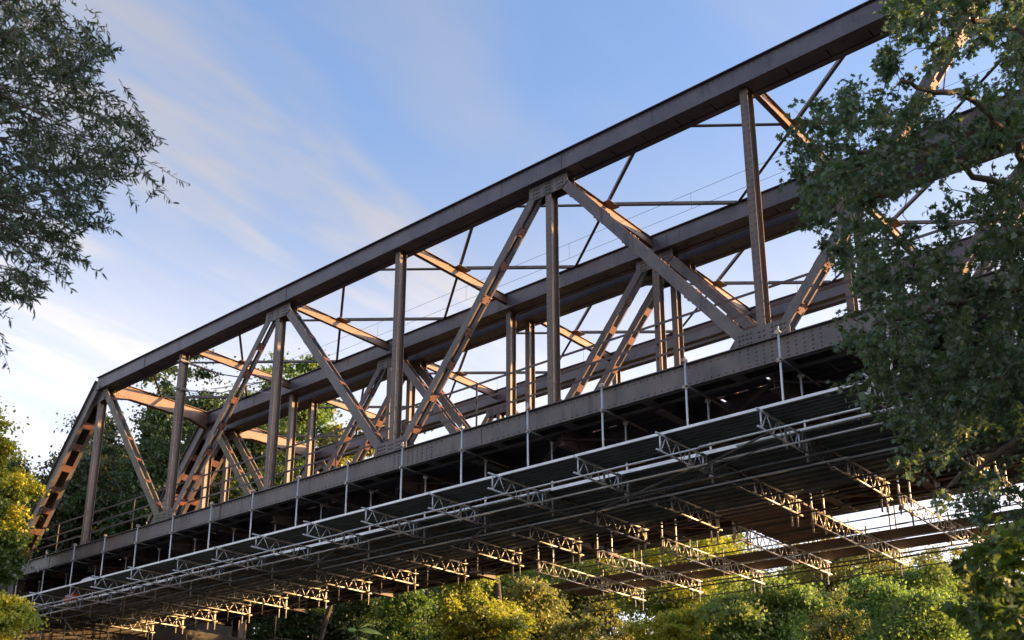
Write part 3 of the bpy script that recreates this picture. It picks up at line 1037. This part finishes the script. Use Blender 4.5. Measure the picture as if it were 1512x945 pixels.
# ------------------------------------------------------------------ abutments
def abutment(x0, x1, label, sgn):
    a = thing('bridge_abutment', label, 'abutment', V(((x0 + x1) / 2, 6.5, -12.2)), 'abutments carrying the bridges')
    yA, yB = -1.2, 13.9
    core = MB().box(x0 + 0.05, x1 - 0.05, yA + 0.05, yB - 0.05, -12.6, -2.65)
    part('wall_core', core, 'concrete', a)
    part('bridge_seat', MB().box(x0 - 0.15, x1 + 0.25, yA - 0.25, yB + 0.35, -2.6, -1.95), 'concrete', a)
    part('back_wall', MB().box(x0 - 3.2 if sgn > 0 else x1 + 0.8, x0 - 0.8 if sgn > 0 else x1 + 3.2, yA, yB, -12.6, 0.1), 'concrete', a)
    me = {}
    r3 = random.Random(int(x0))
    # ashlar facing blocks on the faces seen from the river side
    z = -11.6
    xf = x1 if sgn > 0 else x0
    row = 0
    stones = 0
    while z < -2.7:
        y = yA + 0.01
        if row % 2:
            y += 0
        while y < yB - 0.1:
            L = min(r3.choice((0.9, 1.2, 1.05)), yB - y)
            if row % 2 and y == yA + 0.01:
                L = 0.55
            key = (round(L, 2))
            if key not in me:
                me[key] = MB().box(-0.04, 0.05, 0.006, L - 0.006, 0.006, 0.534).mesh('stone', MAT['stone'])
            if z > -7.0 and stones < 290:
                put('stone', me[key], a, V((xf + (r3.uniform(-0.01, 0.012)), y, z)))
                stones += 1
            y += L
        z += 0.54
        row += 1
    for yy in (0.275, YW + 0.275, 6.544 + 0.275, 6.544 + YW + 0.275):
        m = MB().box((x0 + x1) / 2 - 0.35, (x0 + x1) / 2 + 0.35, yy - 0.35, yy + 0.35, -1.94, -1.7)
        m.box((x0 + x1) / 2 - 0.25, (x0 + x1) / 2 + 0.25, yy - 0.25, yy + 0.25, -1.7, -0.62)
        part('bearing', m, 'dark_steel', a)
    return a


abutment(-1.4, 2.2, 'dark stone abutment with concrete seat under the left bridge ends', 1)
abutment(P * NP - 1.8, P * NP + 1.4, 'stone abutment with concrete seat under the right bridge ends', -1)

# scaffold tower at the abutment
TW = thing('scaffold_tower', 'green-grey tube scaffold tower with guard rails beside the far abutment corner', 'scaffold', V((9.6, 8, -12)))
tx, ty = (8.6, 10.7), (6.6, 8.6)
for x in tx:
    for y in ty:
        tube_part('standard', (x, y, -12.0), (x, y, -2.4 - (0.5 if y > 7 else 0)), 'galv_old', R, TW)
for z in (-3.35, -3.85, -5.8, -7.8, -9.8):
    for y in ty:
        tube_part('ledger', (tx[0] - 0.15, y, z), (tx[1] + 0.15, y, z), 'galv_old', R, TW)
    for x in tx:
        tube_part('transom', (x, ty[0] - 0.15, z + 0.05), (x, ty[1] + 0.15, z + 0.05), 'galv_old', R, TW)
for q in range(7):
    part('plank', MB().box(tx[0], tx[1], ty[0] + 0.02 + q * 0.28, ty[0] + 0.27 + q * 0.28, -4.0, -3.95), 'plank_wood', TW)
TW2 = thing('scaffold_tower', 'row of scaffold standards and braces in front of the dark abutment wall', 'scaffold', V((4, 3, -12)))
for x in (3.2, 5.2):
    for q in range(8):
        y = -1.6 + q * 1.9
        tube_part('standard', (x, y, -12.0), (x, y, -2.7), 'galv_old', R, TW2)
for z in (-4.2, -6.2, -8.2, -10.2):
    for x in (3.2, 5.2):
        tube_part('ledger', (x + 0.05, -1.8, z), (x + 0.05, 12.0, z), 'galv_old', R, TW2)
tube_part('brace', (5.28, 0.2, -2.9), (5.28, 5.5, -8.2), 'galv_old', R, TW2)
tube_part('brace', (5.28, 5.9, -8.2), (5.28, 11.0, -3.0), 'galv_old', R, TW2)
tube_part('brace', (5.33, 2.0, -2.9), (5.33, 4.0, -8.2), 'galv_old', R, TW2)


# ------------------------------------------------------------------ ground
def terrain():
    n = 90
    xs = np.concatenate([np.linspace(-1500, -90, 12), np.linspace(-80, 110, n), np.linspace(120, 1500, 12)])
    ys = np.concatenate([np.linspace(-1500, -90, 12), np.linspace(-80, 110, n), np.linspace(120, 1500, 12)])
    rg = np.random.RandomState(3)
    verts = []
    for y in ys:
        for x in xs:
            z = -12.0 + 0.25 * math.sin(x * 0.21 + 1) * math.cos(y * 0.17) + rg.uniform(-.06, .06)
            verts.append((x, y, z))
    nx = len(xs)
    f = [(j * nx + i, j * nx + i + 1, (j + 1) * nx + i + 1, (j + 1) * nx + i) for j in range(len(ys) - 1) for i in range(nx - 1)]
    me = bpy.data.meshes.new('ground')
    me.from_pydata(verts, [], f)
    me.materials.append(MAT['grass'])
    me.shade_smooth()
    o = bpy.data.objects.new('ground', me)
    C.objects.link(o)
    o['kind'] = 'structure'


terrain()


# ------------------------------------------------------------------ foliage
def leaf_verts(P0, D, Nn, L, Wd, shape):
    """vectorised leaves: P0 base, D direction, Nn normal (n,3), L, Wd sizes (n,)"""
    S = np.cross(D, Nn)
    S /= np.linalg.norm(S, axis=1, keepdims=True) + 1e-9
    Nn = np.cross(S, D)
    k = len(shape)
    out = np.zeros((len(P0), k, 3), dtype=np.float32)
    for i, (a, b, c) in enumerate(shape):
        out[:, i] = P0 + D * (a * L)[:, None] + S * (b * Wd)[:, None] + Nn * (c * L)[:, None]
    return out


DIAMOND = [(0, 0, 0), (0.45, 0.5, 0.08), (1, 0, -0.05), (0.5, -0.5, 0.08)]
DIAMOND_F = [(0, 1, 2, 3)]
# maple-like: lobed outline, three faces meeting at the base line
MAPLE = [(0, 0, 0), (-0.05, 0.42, 0.04), (0.30, 0.30, 0.05), (0.42, 0.62, 0.0), (0.55, 0.24, 0.05), (1.0, 0.0, -0.08),
         (0.55, -0.24, 0.05), (0.42, -0.62, 0.0), (0.30, -0.30, 0.05), (-0.05, -0.42, 0.04)]
MAPLE_F = [(0, 2, 1), (0, 4, 3, 2), (0, 6, 5, 4), (0, 8, 7, 6), (0, 9, 8)]
LANCE = [(0, 0, 0), (0.3, 0.5, 0.02), (0.65, 0.38, 0.0), (1, 0, -0.10), (0.65, -0.38, 0.0), (0.3, -0.5, 0.02)]
LANCE_F = [(0, 1, 5), (1, 2, 4, 5), (2, 3, 4)]


def leaves_mesh(name, arr, faces, mat):
    n, k, _ = arr.shape
    me = bpy.data.meshes.new(name)
    me.vertices.add(n * k)
    me.vertices.foreach_set('co', arr.reshape(-1).astype(np.float32))
    fl = [np.array(f) for f in faces]
    sizes = [len(f) for f in fl]
    one = np.concatenate(fl)
    idx = (one[None, :] + (np.arange(n) * k)[:, None]).reshape(-1)
    me.loops.add(len(idx))
    me.loops.foreach_set('vertex_index', idx.astype(np.int32))
    starts1 = np.cumsum([0] + sizes[:-1])
    st = (starts1[None, :] + (np.arange(n) * len(one))[:, None]).reshape(-1)
    me.polygons.add(len(st))
    me.polygons.foreach_set('loop_start', st.astype(np.int32))
    me.polygons.foreach_set('loop_total', np.tile(sizes, n).astype(np.int32))
    me.materials.append(mat)
    me.update(calc_edges=True)
    me.validate()
    return me


def unit(a):
    return a / (np.linalg.norm(a, axis=1, keepdims=True) + 1e-9)


def clump_leaves(rg, centers, radii, nleaf, size, shape, flat=0.75, aspect=0.8, centre=None):
    """leaves spread through a set of clumps, denser near each clump's skin"""
    w = radii ** 2.2
    pick = rg.choice(len(centers), nleaf, p=w / w.sum())
    d = unit(rg.normal(size=(nleaf, 3)))
    r = np.abs(rg.normal(size=nleaf)) * 0.62 + 0.12
    off = d * (radii[pick] * r)[:, None]
    off[:, 2] *= flat
    # each clump is a spray drawn out along its own direction and drooping at the tip
    ax = unit(rg.normal(size=(len(centers), 3)) * np.array([1, 1, 0.35]))
    tt = (off * ax[pick]).sum(axis=1)
    off += ax[pick] * (tt * 0.9)[:, None]
    off[:, 2] -= np.abs(tt) * 0.45
    p = centers[pick] + off
    nrm = unit(d * 0.7 + np.array([0, 0, 0.9]) + rg.normal(size=(nleaf, 3)) * 0.55)
    dr = unit(rg.normal(size=(nleaf, 3)) + d * 0.6 - np.array([0, 0, 0.5]))
    L = size * rg.uniform(0.6, 1.3, nleaf)
    return leaf_verts(p, dr, nrm, L, L * aspect, shape)


def limb(mb, a, b, r0, r1, rg, n=5, wob=0.08, sides=6, sag=0.0):
    a, b = V(a), V(b)
    L = (b - a).length
    pts, rad = [], []
    for i in range(n + 1):
        t = i / n
        p = a + (b - a) * t
        if 0 < i < n:
            p = p + V(rg.normal(size=3)) * wob * L * 0.4
        p.z += sag * L * math.sin(math.pi * t)
        pts.append(p)
        rad.append(r0 + (r1 - r0) * t)
    mb.tube(pts, rad, sides)
    return pts


def tree(name, label, cx, cy, D, rx, ry, mat, seed, nleaf=16000, leaf=0.2, ncl=46, group='trees around the bridges', depth=0.9, base=None, cat='tree', limbs=12):
    """tree whose crown is centred at photo pixel cx,cy, D metres deep, rx/ry half sizes in pixels"""
    rg = np.random.RandomState(seed)
    ncl = int(ncl * 1.9)
    nleaf = int(nleaf * 1.5)
    c = at(cx, cy, D)
    wx = rx * D / FPX
    wz = ry * D / FPX
    foot = V((c.x + rg.uniform(-.6, .6), c.y + rg.uniform(-.6, .6), -12.1))
    root = thing(name, label, cat, foot, group)
    nlobe = rg.randint(13, 20)
    ld = unit(rg.normal(size=(nlobe, 3)))
    lr = rg.uniform(0.15, 1.12, nlobe)
    lob = ld * lr[:, None] * rg.uniform(0.8, 1.1, nlobe)[:, None]
    lsz = rg.uniform(0.16, 0.58, nlobe)
    pk = rg.choice(nlobe, ncl, p=lsz ** 2 / (lsz ** 2).sum())
    d = unit(rg.normal(size=(ncl, 3)))
    rr = rg.uniform(0.2, 1.0, ncl) ** 0.5
    pos = lob[pk] + d * (rr * lsz[pk])[:, None]
    radii = wx * rg.uniform(0.08, 0.26, ncl)
    cen = np.array(c)[None, :] + pos * np.array([wx, wx * depth, wz])[None, :]
    arr = clump_leaves(rg, cen, radii, nleaf, leaf, DIAMOND, flat=0.62)
    me = leaves_mesh('crown', arr - np.array(foot)[None, None, :].astype(np.float32), DIAMOND_F, LM[mat])
    put('crown', me, root, foot)
    mb = MB()
    top = V((c.x, c.y, c.z + wz * 0.45))
    r0 = 0.05 * wx + 0.10
    fork = V((c.x, c.y, max(c.z - wz * 0.75, -11.0)))
    limb(mb, foot, fork, r0 * 1.15, r0 * 0.85, rg, 5, 0.04, 8)
    limb(mb, fork, top, r0 * 0.85, r0 * 0.15, rg, 6, 0.06, 7)
    order = rg.permutation(ncl)[:limbs]
    for q in order:
        t = rg.uniform(0.0, 0.6)
        s = fork + (top - fork) * t
        limb(mb, s, V(cen[q]), r0 * 0.42 * (1 - 0.4 * t), r0 * 0.06, rg, 4, 0.12, 5, 0.04)
    put('trunk', mb.mesh('trunk', MAT['bark'], foot, True), root, foot)
    return root


# behind the bridges, left half
tree('broadleaf_tree', 'grey-green tree behind the left end post of the nearer bridge', 112, 745, 66, 88, 150, 'grey', 1, 26000, 0.24, 70)
tree('broadleaf_tree', 'dark round-headed tree seen in the first panel right of the end post', 205, 760, 62, 85, 170, 'dark', 2, 26000, 0.22, 70)
tree('broadleaf_tree', 'tall dark green tree rising behind the second upright', 320, 700, 60, 95, 190, 'dark', 3, 34000, 0.22, 85)
tree('broadleaf_tree', 'tall loose tree topping out beside the third upright', 420, 735, 64, 75, 175, 'mid', 4, 26000, 0.22, 60)
tree('broadleaf_tree', 'sunlit yellow-green tree seen under the rear top chord left of centre', 505, 700, 58, 58, 115, 'olive', 5, 20000, 0.2, 50)
tree('broadleaf_tree', 'small tree top peeping over the deck right of the fourth upright', 628, 705, 66, 42, 72, 'mid', 6, 9000, 0.2, 26)
tree('broadleaf_tree', 'low tree top in the gap left of the fifth upright', 735, 690, 66, 40, 62, 'olive', 7, 8000, 0.2, 26)
# left of the bridge, nearer
tree('broadleaf_tree', 'yellow-tinged tree at the left edge beside the end post foot', -30, 700, 44, 78, 130, 'gold', 8, 20000, 0.15, 60, limbs=14)
tree('broadleaf_tree', 'green lower tree at the left edge beneath the yellow one', -20, 800, 43, 62, 60, 'mid', 9, 14000, 0.15, 44)
tree('broadleaf_tree', 'bushy golden-leaved tree at the bottom left in front of the scaffold', -15, 905, 30, 72, 42, 'gold', 10, 15000, 0.10, 40)
# under the bridges
tree('broadleaf_tree', 'dark tree under the deck right of the scaffold tower', 505, 945, 62, 90, 100, 'dark', 11, 22000, 0.2, 60)
tree('broadleaf_tree', 'dim green tree under the deck between the dark one and the golden one', 610, 960, 58, 70, 100, 'mid', 12, 18000, 0.2, 50)
tree('broadleaf_tree', 'golden-leaved tree under the middle of the deck, leftmost golden one there', 700, 925, 50, 72, 80, 'yellow', 13, 22000, 0.17, 60)
tree('broadleaf_tree', 'olive-gold tree right of the golden one under the deck', 800, 935, 54, 75, 85, 'olive', 14, 22000, 0.17, 60)
tree('broadleaf_tree', 'open-branched tree with lit bare limbs between two golden crowns', 905, 960, 60, 80, 110, 'olive', 15, 9000, 0.19, 40, limbs=26)
tree('broadleaf_tree', 'brightest golden tree under the far walkway', 985, 930, 48, 62, 65, 'gold', 16, 20000, 0.15, 55)
tree('broadleaf_tree', 'bright green rounded tree below the far walkway', 1125, 920, 46, 88, 72, 'bright', 17, 26000, 0.15, 70)
tree('broadleaf_tree', 'thin brownish tree between the two bright green ones', 1228, 940, 52, 60, 90, 'olive', 18, 10000, 0.16, 40, limbs=26)
tree('broadleaf_tree', 'wide green tree at the bottom right below the platform opening', 1340, 930, 46, 110, 85, 'bright', 19, 30000, 0.15, 80)
tree('broadleaf_tree', 'tall yellow-green tree seen through the open bay of the platform', 1000, 860, 72, 120, 85, 'yellow', 20, 26000, 0.2, 70)
tree('broadleaf_tree', 'far thin-crowned tree right of the open bay', 1200, 860, 84, 80, 90, 'olive', 21, 9000, 0.22, 34, limbs=22)
tree('broadleaf_tree', 'far olive tree low behind the golden one', 830, 900, 78, 110, 70, 'olive', 22, 20000, 0.22, 50)
tree('broadleaf_tree', 'far thin tree standing against the bright sky at the right', 1400, 870, 80, 85, 95, 'olive', 23, 8000, 0.22, 34, limbs=24)


for i, (px, cy, rx, ry, m, lab) in enumerate((
        (70, 820, 80, 190, 'dark', 'far dark tree at the left filling in behind the end post'), (160, 790, 80, 200, 'grey', 'far grey-green tree between the two dark trees behind the first panel'),
        (262, 770, 80, 210, 'dark', 'far dark tree just left of the tallest one'), (370, 770, 80, 210, 'mid', 'far green tree between the tallest tree and the loose one'),
        (450, 950, 100, 130, 'dark', 'far dark tree low behind the scaffold tower'), (580, 960, 110, 150, 'dark', 'far tree closing the gap left of the golden tree'),
        (720, 960, 110, 160, 'olive', 'far olive tree closing the gap behind the golden tree'), (880, 960, 110, 165, 'mid', 'far green tree behind the open-branched one'),
        (1040, 960, 110, 160, 'olive', 'far olive tree left of the bright green rounded one'), (1180, 960, 100, 145, 'mid', 'far green tree right of the bright green rounded one'),
        (1300, 975, 100, 150, 'mid', 'far dark tree behind the wide green one'), (1450, 970, 110, 150, 'mid', 'far green tree behind the bottom right maple'))):
    tree('broadleaf_tree', lab, px, cy, 92, rx, ry, m, 40 + i, 20000, 0.32, 60, limbs=6)
tree('broadleaf_tree', 'far golden tree seen just under the rear bridge left of the open bay', 770, 880, 76, 105, 85, 'yellow', 71, 24000, 0.2, 70)
tree('broadleaf_tree', 'dusky tree filling the corner between the abutment and the scaffold tower', 425, 930, 64, 70, 85, 'dark', 72, 18000, 0.2, 55)
tree('broadleaf_tree', 'far olive tree low behind the thin brownish tree', 1225, 866, 78, 95, 76, 'olive', 73, 20000, 0.2, 60)
tree('broadleaf_tree', 'far green tree peeping over the wide green one', 1335, 885, 76, 95, 70, 'mid', 74, 20000, 0.2, 60)
tree('broadleaf_tree', 'dim tree behind the dark one right of the scaffold tower', 560, 900, 74, 90, 70, 'dark', 75, 18000, 0.2, 55)
tree('broadleaf_tree', 'mid green tree between the dim tree and the first golden one', 645, 915, 68, 75, 75, 'mid', 76, 20000, 0.19, 60)
tree('broadleaf_tree', 'far yellowish tree low behind the right part of the open bay', 1085, 860, 78, 80, 72, 'yellow', 77, 18000, 0.2, 55)
tree('broadleaf_tree', 'far green tree rising behind the golden ones left of the open bay', 690, 880, 80, 80, 75, 'mid', 78, 18000, 0.2, 55)
tree('broadleaf_tree', 'grey-green tree filling the gap between end post and yellow tree at the left', 55, 765, 68, 75, 150, 'grey', 79, 22000, 0.22, 60)
tree('broadleaf_tree', 'dark tree behind the lower half of the first portal strut', 245, 725, 70, 85, 150, 'dark', 80, 24000, 0.22, 65)
tree('broadleaf_tree', 'mid green tree behind the third upright, lower than the loose one', 385, 700, 70, 75, 135, 'mid', 81, 22000, 0.22, 60)
tree('broadleaf_tree', 'grey-green tree directly behind the first upright', 160, 755, 72, 70, 150, 'grey', 82, 20000, 0.22, 60)
tree('broadleaf_tree', 'leafy tree standing beside the big maple, right of the picture', 2480, 60, 9.5, 700, 560, 'dark', 61, 26000, 0.14, 90)  # unseen tree added to keep the sun off willow and maple


# ---- undergrowth below the trees (mostly hides the horizon line between trunks)
def bushes():
    rg = np.random.RandomState(77)
    n = 90
    cen = []
    for i in range(n):
        px = rg.uniform(-100, 1600)
        D = rg.uniform(60, 95)
        p = at(px, 1100, D)
        cen.append((p.x, p.y, -10.8 + rg.uniform(-.6, 2.2)))
    cen = np.array(cen)
    arr = clump_leaves(rg, cen, rg.uniform(1.5, 3.6, n), 60000, 0.3, DIAMOND)
    me = leaves_mesh('undergrowth', arr, DIAMOND_F, LM['dark'])
    o = put('undergrowth', me, None)
    o['kind'] = 'stuff'
    o['label'] = 'dark undergrowth massed below the trees behind the bridges'
    o['category'] = 'undergrowth'


bushes()


# ---- foreground branches
def inside(px, py, poly):
    c = False
    j = len(poly) - 1
    for i in range(len(poly)):
        xi, yi = poly[i]
        xj, yj = poly[j]
        if (yi > py) != (yj > py) and px < (xj - xi) * (py - yi) / (yj - yi) + xi:
            c = not c
        j = i
    return c


def split_leaves(root, arr, faces, mat, k=300):
    """the k nearest leaves become objects of their own, the others one mass"""
    c = arr.mean(axis=1)
    dist = np.linalg.norm(c - np.array(CP)[None, :], axis=1)
    o = np.argsort(dist)
    rel = (c - np.array(CP)[None, :])
    dz = rel @ np.array(FW)
    sx = PPX + FPX * (rel @ np.array(RI)) / dz
    sy = PPY - FPX * (rel @ np.array(UP)) / dz
    ok = [i for i in o if 0 < sx[i] < 1512 and 0 < sy[i] < 945][:k]
    sel = set(ok)
    for i in ok:
        loc = V([float(q) for q in arr[i, 0]])
        me = bpy.data.meshes.new('leaf')
        me.from_pydata([tuple(V([float(q) for q in v]) - loc) for v in arr[i]], [], faces)
        me.materials.append(mat)
        put('leaf', me, root, loc)
    restm = np.array([i not in sel for i in range(len(arr))])
    base = WL[root.name]
    me = leaves_mesh('foliage', arr[restm] - np.array(base)[None, None, :].astype(np.float32), faces, mat)
    put('foliage', me, root, base, kind='stuff')


def willow():
    rg = np.random.RandomState(42)
    foot = at(-420, 700, 8.5)
    foot.z = -12.1
    root = thing('willow_tree', 'narrow-leaved willow hanging into the top left corner', 'tree', foot)
    mb = MB()
    crown0 = at(-400, 260, 8.5)
    limb(mb, foot, crown0, 0.22, 0.14, rg, 6, 0.03, 8)
    # main limbs reaching into the picture (photo pixel, depth)
    mains = [((-60, 10), 8.0), ((-50, 110), 7.6), ((-40, 200), 8.6), ((-60, 290), 7.8), ((-70, 370), 8.4), ((-60, -90), 8.4)]
    tips = []
    for (px, py), D in mains:
        p = at(px, py, D)
        limb(mb, crown0 + V((0, 0, rg.uniform(-.3, .6))), p, 0.05, 0.016, rg, 5, 0.08, 6)
        tips.append(p)
    # twigs: start (px,py) -> end (px,py); hanging to the right
    poly = [(-120, -60), (100, -40), (98, 5), (112, 45), (140, 50), (176, 72), (150, 100), (162, 128), (150, 150), (190, 165), (222, 190), (240, 214), (215, 235),
            (250, 262), (232, 290), (190, 262), (150, 260), (170, 300), (160, 345), (120, 330), (118, 372), (142, 402), (100, 405), (70, 430), (48, 455), (20, 435), (-10, 450), (-120, 480)]
    LV = []
    def twig(a, b, nl, r=0.005, ls=0.070):
        pts = limb(mb, a, b, r, 0.0015, rg, 6, 0.07, 4, 0.06)
        n = len(pts) - 1
        for i in range(nl):
            t = (i + rg.uniform(0, 1)) / nl
            t = 0.12 + 0.88 * t
            q = min(int(t * n), n - 1)
            u = t * n - q
            p = pts[q].lerp(pts[q + 1], u)
            d = (pts[q + 1] - pts[q]).normalized()
            rv = V(rg.normal(size=3)).normalized()
            side = (rv - d * rv.dot(d)).normalized()
            ld = (d * 0.6 + side * rg.uniform(0.5, 1.1) + V((0, 0, -0.3))).normalized()
            nr = ld.cross(V(rg.normal(size=3))).normalized()
            LV.append((p, ld, nr, ls * rg.uniform(0.65, 1.2)))
        return pts
    cnt = 0
    tries = 0
    while cnt < 780 and tries < 20000:
        tries += 1
        px, py = rg.uniform(-110, 255), rg.uniform(-60, 460)
        if not inside(px, py, poly):
            continue
        # thin out to the left-bottom fringe
        if (py > 330 and rg.uniform() < 0.2) or math.sin(px * 0.043 + 1.3) * math.sin(py * 0.036 + 0.4) > 0.62:
            continue
        D = rg.uniform(6.8, 10.2)
        e = at(px, py, D)
        back = rg.uniform(35, 85)
        an = rg.uniform(-0.9, 1.15)
        s = at(px - back * math.cos(an), py - back * math.sin(an), D + rg.uniform(-.35, .35))
        twig(s, e, int(rg.uniform(26, 40)), 0.0035)
        # tie to a limb now and then
        if cnt % 9 == 0:
            m = min(tips, key=lambda q: (q - s).length)
            limb(mb, m, s, 0.010, 0.004, rg, 4, 0.08, 4)
        cnt += 1
    # drawn-out single sprays at the fringe
    for (a, b, n) in (((150, 215), (281, 272), 34), ((180, 235), (255, 300), 26), ((150, 225), (205, 305), 26), ((120, 70), (180, 76), 22), ((95, 330), (172, 340), 26),
                      ((90, 360), (150, 402), 24), ((30, 400), (52, 462), 22), ((70, 395), (108, 432), 22), ((170, 180), (243, 212), 28), ((110, 120), (170, 145), 22),
                      ((85, -20), (106, 6), 12), ((-20, 470), (12, 520), 22), ((-20, 490), (14, 545), 18), ((-20, 440), (18, 475), 20), ((120, 280), (168, 318), 24)):
        D = rg.uniform(7.6, 8.4)
        twig(at(a[0], a[1], D + .15), at(b[0], b[1], D), n, 0.004)
        m = min(tips, key=lambda q: (q - at(a[0], a[1], D)).length)
        limb(mb, m, at(a[0], a[1], D + .15), 0.009, 0.004, rg, 4, 0.05, 4)
    P0 = np.array([tuple(l[0]) for l in LV]); Dd = np.array([tuple(l[1]) for l in LV]); Nn = np.array([tuple(l[2]) for l in LV]); L = np.array([l[3] for l in LV])
    arr = leaf_verts(P0, Dd, Nn, L, L * 0.21, LANCE)
    split_leaves(root, arr, LANCE_F, LM['willow'])
    put('branches', mb.mesh('branches', MAT['twig'], foot, True), root, foot)


willow()


def leafy_tree(name, label, cat, foot, hub, regions, holes, n_cl, D0, D1, rpx, lsize, per, mat, seed, limb_pts, k=300, shape=(MAPLE, MAPLE_F), trunk_r=0.3):
    rg = np.random.RandomState(seed)
    root = thing(name, label, cat, foot)
    mb = MB()
    limb(mb, foot, hub, trunk_r, trunk_r * 0.7, rg, 6, 0.03, 8)
    nodes = []
    for (pts) in limb_pts:
        prev = hub
        w = [at(*q) for q in pts]
        rad = 0.085
        for q in w:
            seg = limb(mb, prev, q, rad, rad * 0.62, rg, 9, 0.05, 6)
            nodes += seg[1:]
            prev = q
            rad *= 0.62
    LVP, LVD, LVN, LVL = [], [], [], []
    cl = 0
    todo = []
    w0 = at(*limb_pts[0][0])
    tries = 0
    xs = [p[0] for p in regions]; ys = [p[1] for p in regions]
    while cl < n_cl and tries < 60000:
        tries += 1
        px, py = rg.uniform(min(xs), max(xs)), rg.uniform(min(ys), max(ys))
        if not inside(px, py, regions):
            continue
        if any(inside(px, py, h) for h in holes) and rg.uniform() < 0.93:
            continue
        D = rg.uniform(D0, D1)
        todo.append((px, py, D))
        cl += 1
    todo.sort(key=lambda q: (at(*q) - w0).length)
    for (px, py, D) in todo:
        c = at(px, py, D)
        r = rpx * rg.uniform(0.6, 1.25) * D / FPX
        m = min(nodes, key=lambda q: (q - c).length)
        st = limb(mb, m, c, 0.007, 0.003, rg, 4, 0.14, 4)
        nodes += [st[2], st[4]]
        nt_ = int(rg.uniform(3, 6))
        for j in range(nt_):
            e = c + V(rg.normal(size=3)) * r * 0.62
            tw = limb(mb, st[3], e, 0.004, 0.0015, rg, 3, 0.1, 4)
            nl = max(2, int(per / nt_))
            for i in range(nl):
                t = rg.uniform(0.15, 1.05) * 3
                q = min(int(t), 2)
                p = tw[q].lerp(tw[q + 1], t - q) + V(rg.normal(size=3)) * r * 0.20
                dd = (tw[q + 1] - tw[q]).normalized()
                ld = (dd * 0.5 + V(rg.normal(size=3)) * 0.6 + V((0, 0, -0.45))).normalized()
                nr = (V((0, 0, 0.7)) + V(rg.normal(size=3)) * 0.55).normalized()
                LVP.append(tuple(p)); LVD.append(tuple(ld)); LVN.append(tuple(nr)); LVL.append(lsize * rg.uniform(0.55, 1.2))
    L = np.array(LVL)
    arr = leaf_verts(np.array(LVP), np.array(LVD), np.array(LVN), L, L * 0.95, shape[0])
    split_leaves(root, arr, shape[1], LM[mat], k)
    put('branches', mb.mesh('branches', MAT['twig'], foot, True), root, foot)
    return root


mf = at(1850, 700, 11.0)
mf.z = -12.1
leafy_tree('maple_tree', 'big dark green maple overhanging the right side of the picture', 'tree', mf, at(1800, 420, 11.0),
           [(1325, -60), (1315, 20), (1325, 62), (1285, 85), (1262, 125), (1210, 150), (1178, 172), (1165, 215), (1168, 245), (1192, 275), (1180, 310), (1195, 345), (1230, 372), (1248, 400),
            (1262, 450), (1240, 500), (1262, 545), (1245, 568), (1262, 600), (1295, 622), (1335, 640), (1318, 690), (1345, 712), (1375, 765), (1420, 760), (1470, 790), (1640, 800), (1640, -60)],
           [[(1380, 130), (1440, 70), (1480, 60), (1480, 90), (1440, 150), (1420, 185), (1380, 170)], [(1285, 300), (1330, 285), (1420, 235), (1512, 215), (1500, 260), (1400, 320), (1360, 330), (1300, 345)],
            [(1235, 215), (1270, 180), (1300, 200), (1270, 225)], [(1330, 60), (1370, 50), (1380, 100), (1330, 110)], [(1350, 345), (1400, 340), (1440, 320), (1450, 360), (1380, 380)], [(1300, 715), (1380, 690), (1512, 640), (1512, 720), (1420, 740)], [(1195, 345), (1230, 300), (1260, 310), (1240, 350)]],
           980, 9.0, 13.4, 21, 0.057, 54, 'maple', 8,
           [[(1600, 300, 11), (1440, 150, 10.5), (1330, 120, 10)], [(1600, 330, 12), (1420, 240, 11.5), (1230, 215, 11)], [(1620, 420, 11), (1450, 430, 10.5), (1290, 480, 10)],
            [(1620, 480, 12), (1480, 560, 12), (1310, 600, 11.5)], [(1640, 520, 11), (1520, 640, 10.5), (1400, 720, 10)], [(1650, 200, 11), (1500, 40, 11), (1400, 10, 10.6)]])
mf2 = at(1700, 900, 8.0)
mf2.z = -12.1
leafy_tree('maple_tree', 'bright green young maple in the bottom right corner', 'tree', mf2, at(1690, 880, 8.0),
           [(1430, 805), (1470, 790), (1600, 780), (1600, 1000), (1440, 1000), (1450, 930), (1415, 870), (1410, 830)], [], 90, 6.6, 8.2, 26, 0.085, 34, 'bright_maple', 12,
           [[(1600, 880, 8), (1500, 860, 7.6), (1450, 840, 7.4)], [(1600, 940, 8), (1520, 930, 7.4)]], trunk_r=0.08)


# small sapling tip at the bottom edge
def sapling():
    rg = np.random.RandomState(4)
    tip = at(528, 932, 9.0)
    foot = V((tip.x + 0.1, tip.y, -12.1))
    root = thing('sapling', 'bright green sapling tip at the bottom edge left of centre', 'sapling', foot)
    mb = MB()
    limb(mb, foot, tip, 0.012, 0.004, rg, 6, 0.02, 5)
    put('stem', mb.mesh('stem', MAT['twig'], foot, True), root, foot)
    for i, (px, py, dx, dy, s) in enumerate(((530, 932, -32, -6, .17), (528, 930, 34, 4, .18), (526, 938, -20, 12, .15), (530, 928, 18, -8, .13), (530, 940, 24, 16, .17), (524, 934, -8, -8, .11), (528, 945, -26, 22, .17), (534, 945, 6, 18, .16))):
        p = at(px, py, 9.0)
        q = at(px + dx, py + dy, 8.9 + 0.1 * (i % 3))
        d = (q - p).normalized()
        arr = leaf_verts(np.array([tuple(p)]), np.array([tuple(d)]), np.array([[0.2 * (i % 2), -0.5, 0.85]]), np.array([s * 1.25]), np.array([s * 0.62]), LANCE)
        me = bpy.data.meshes.new('leaf')
        loc = p
        me.from_pydata([tuple(V([float(t) for t in v]) - loc) for v in arr[0]], [], LANCE_F)
        me.materials.append(LM['bright'])
        put('leaf', me, root, loc)


sapling()
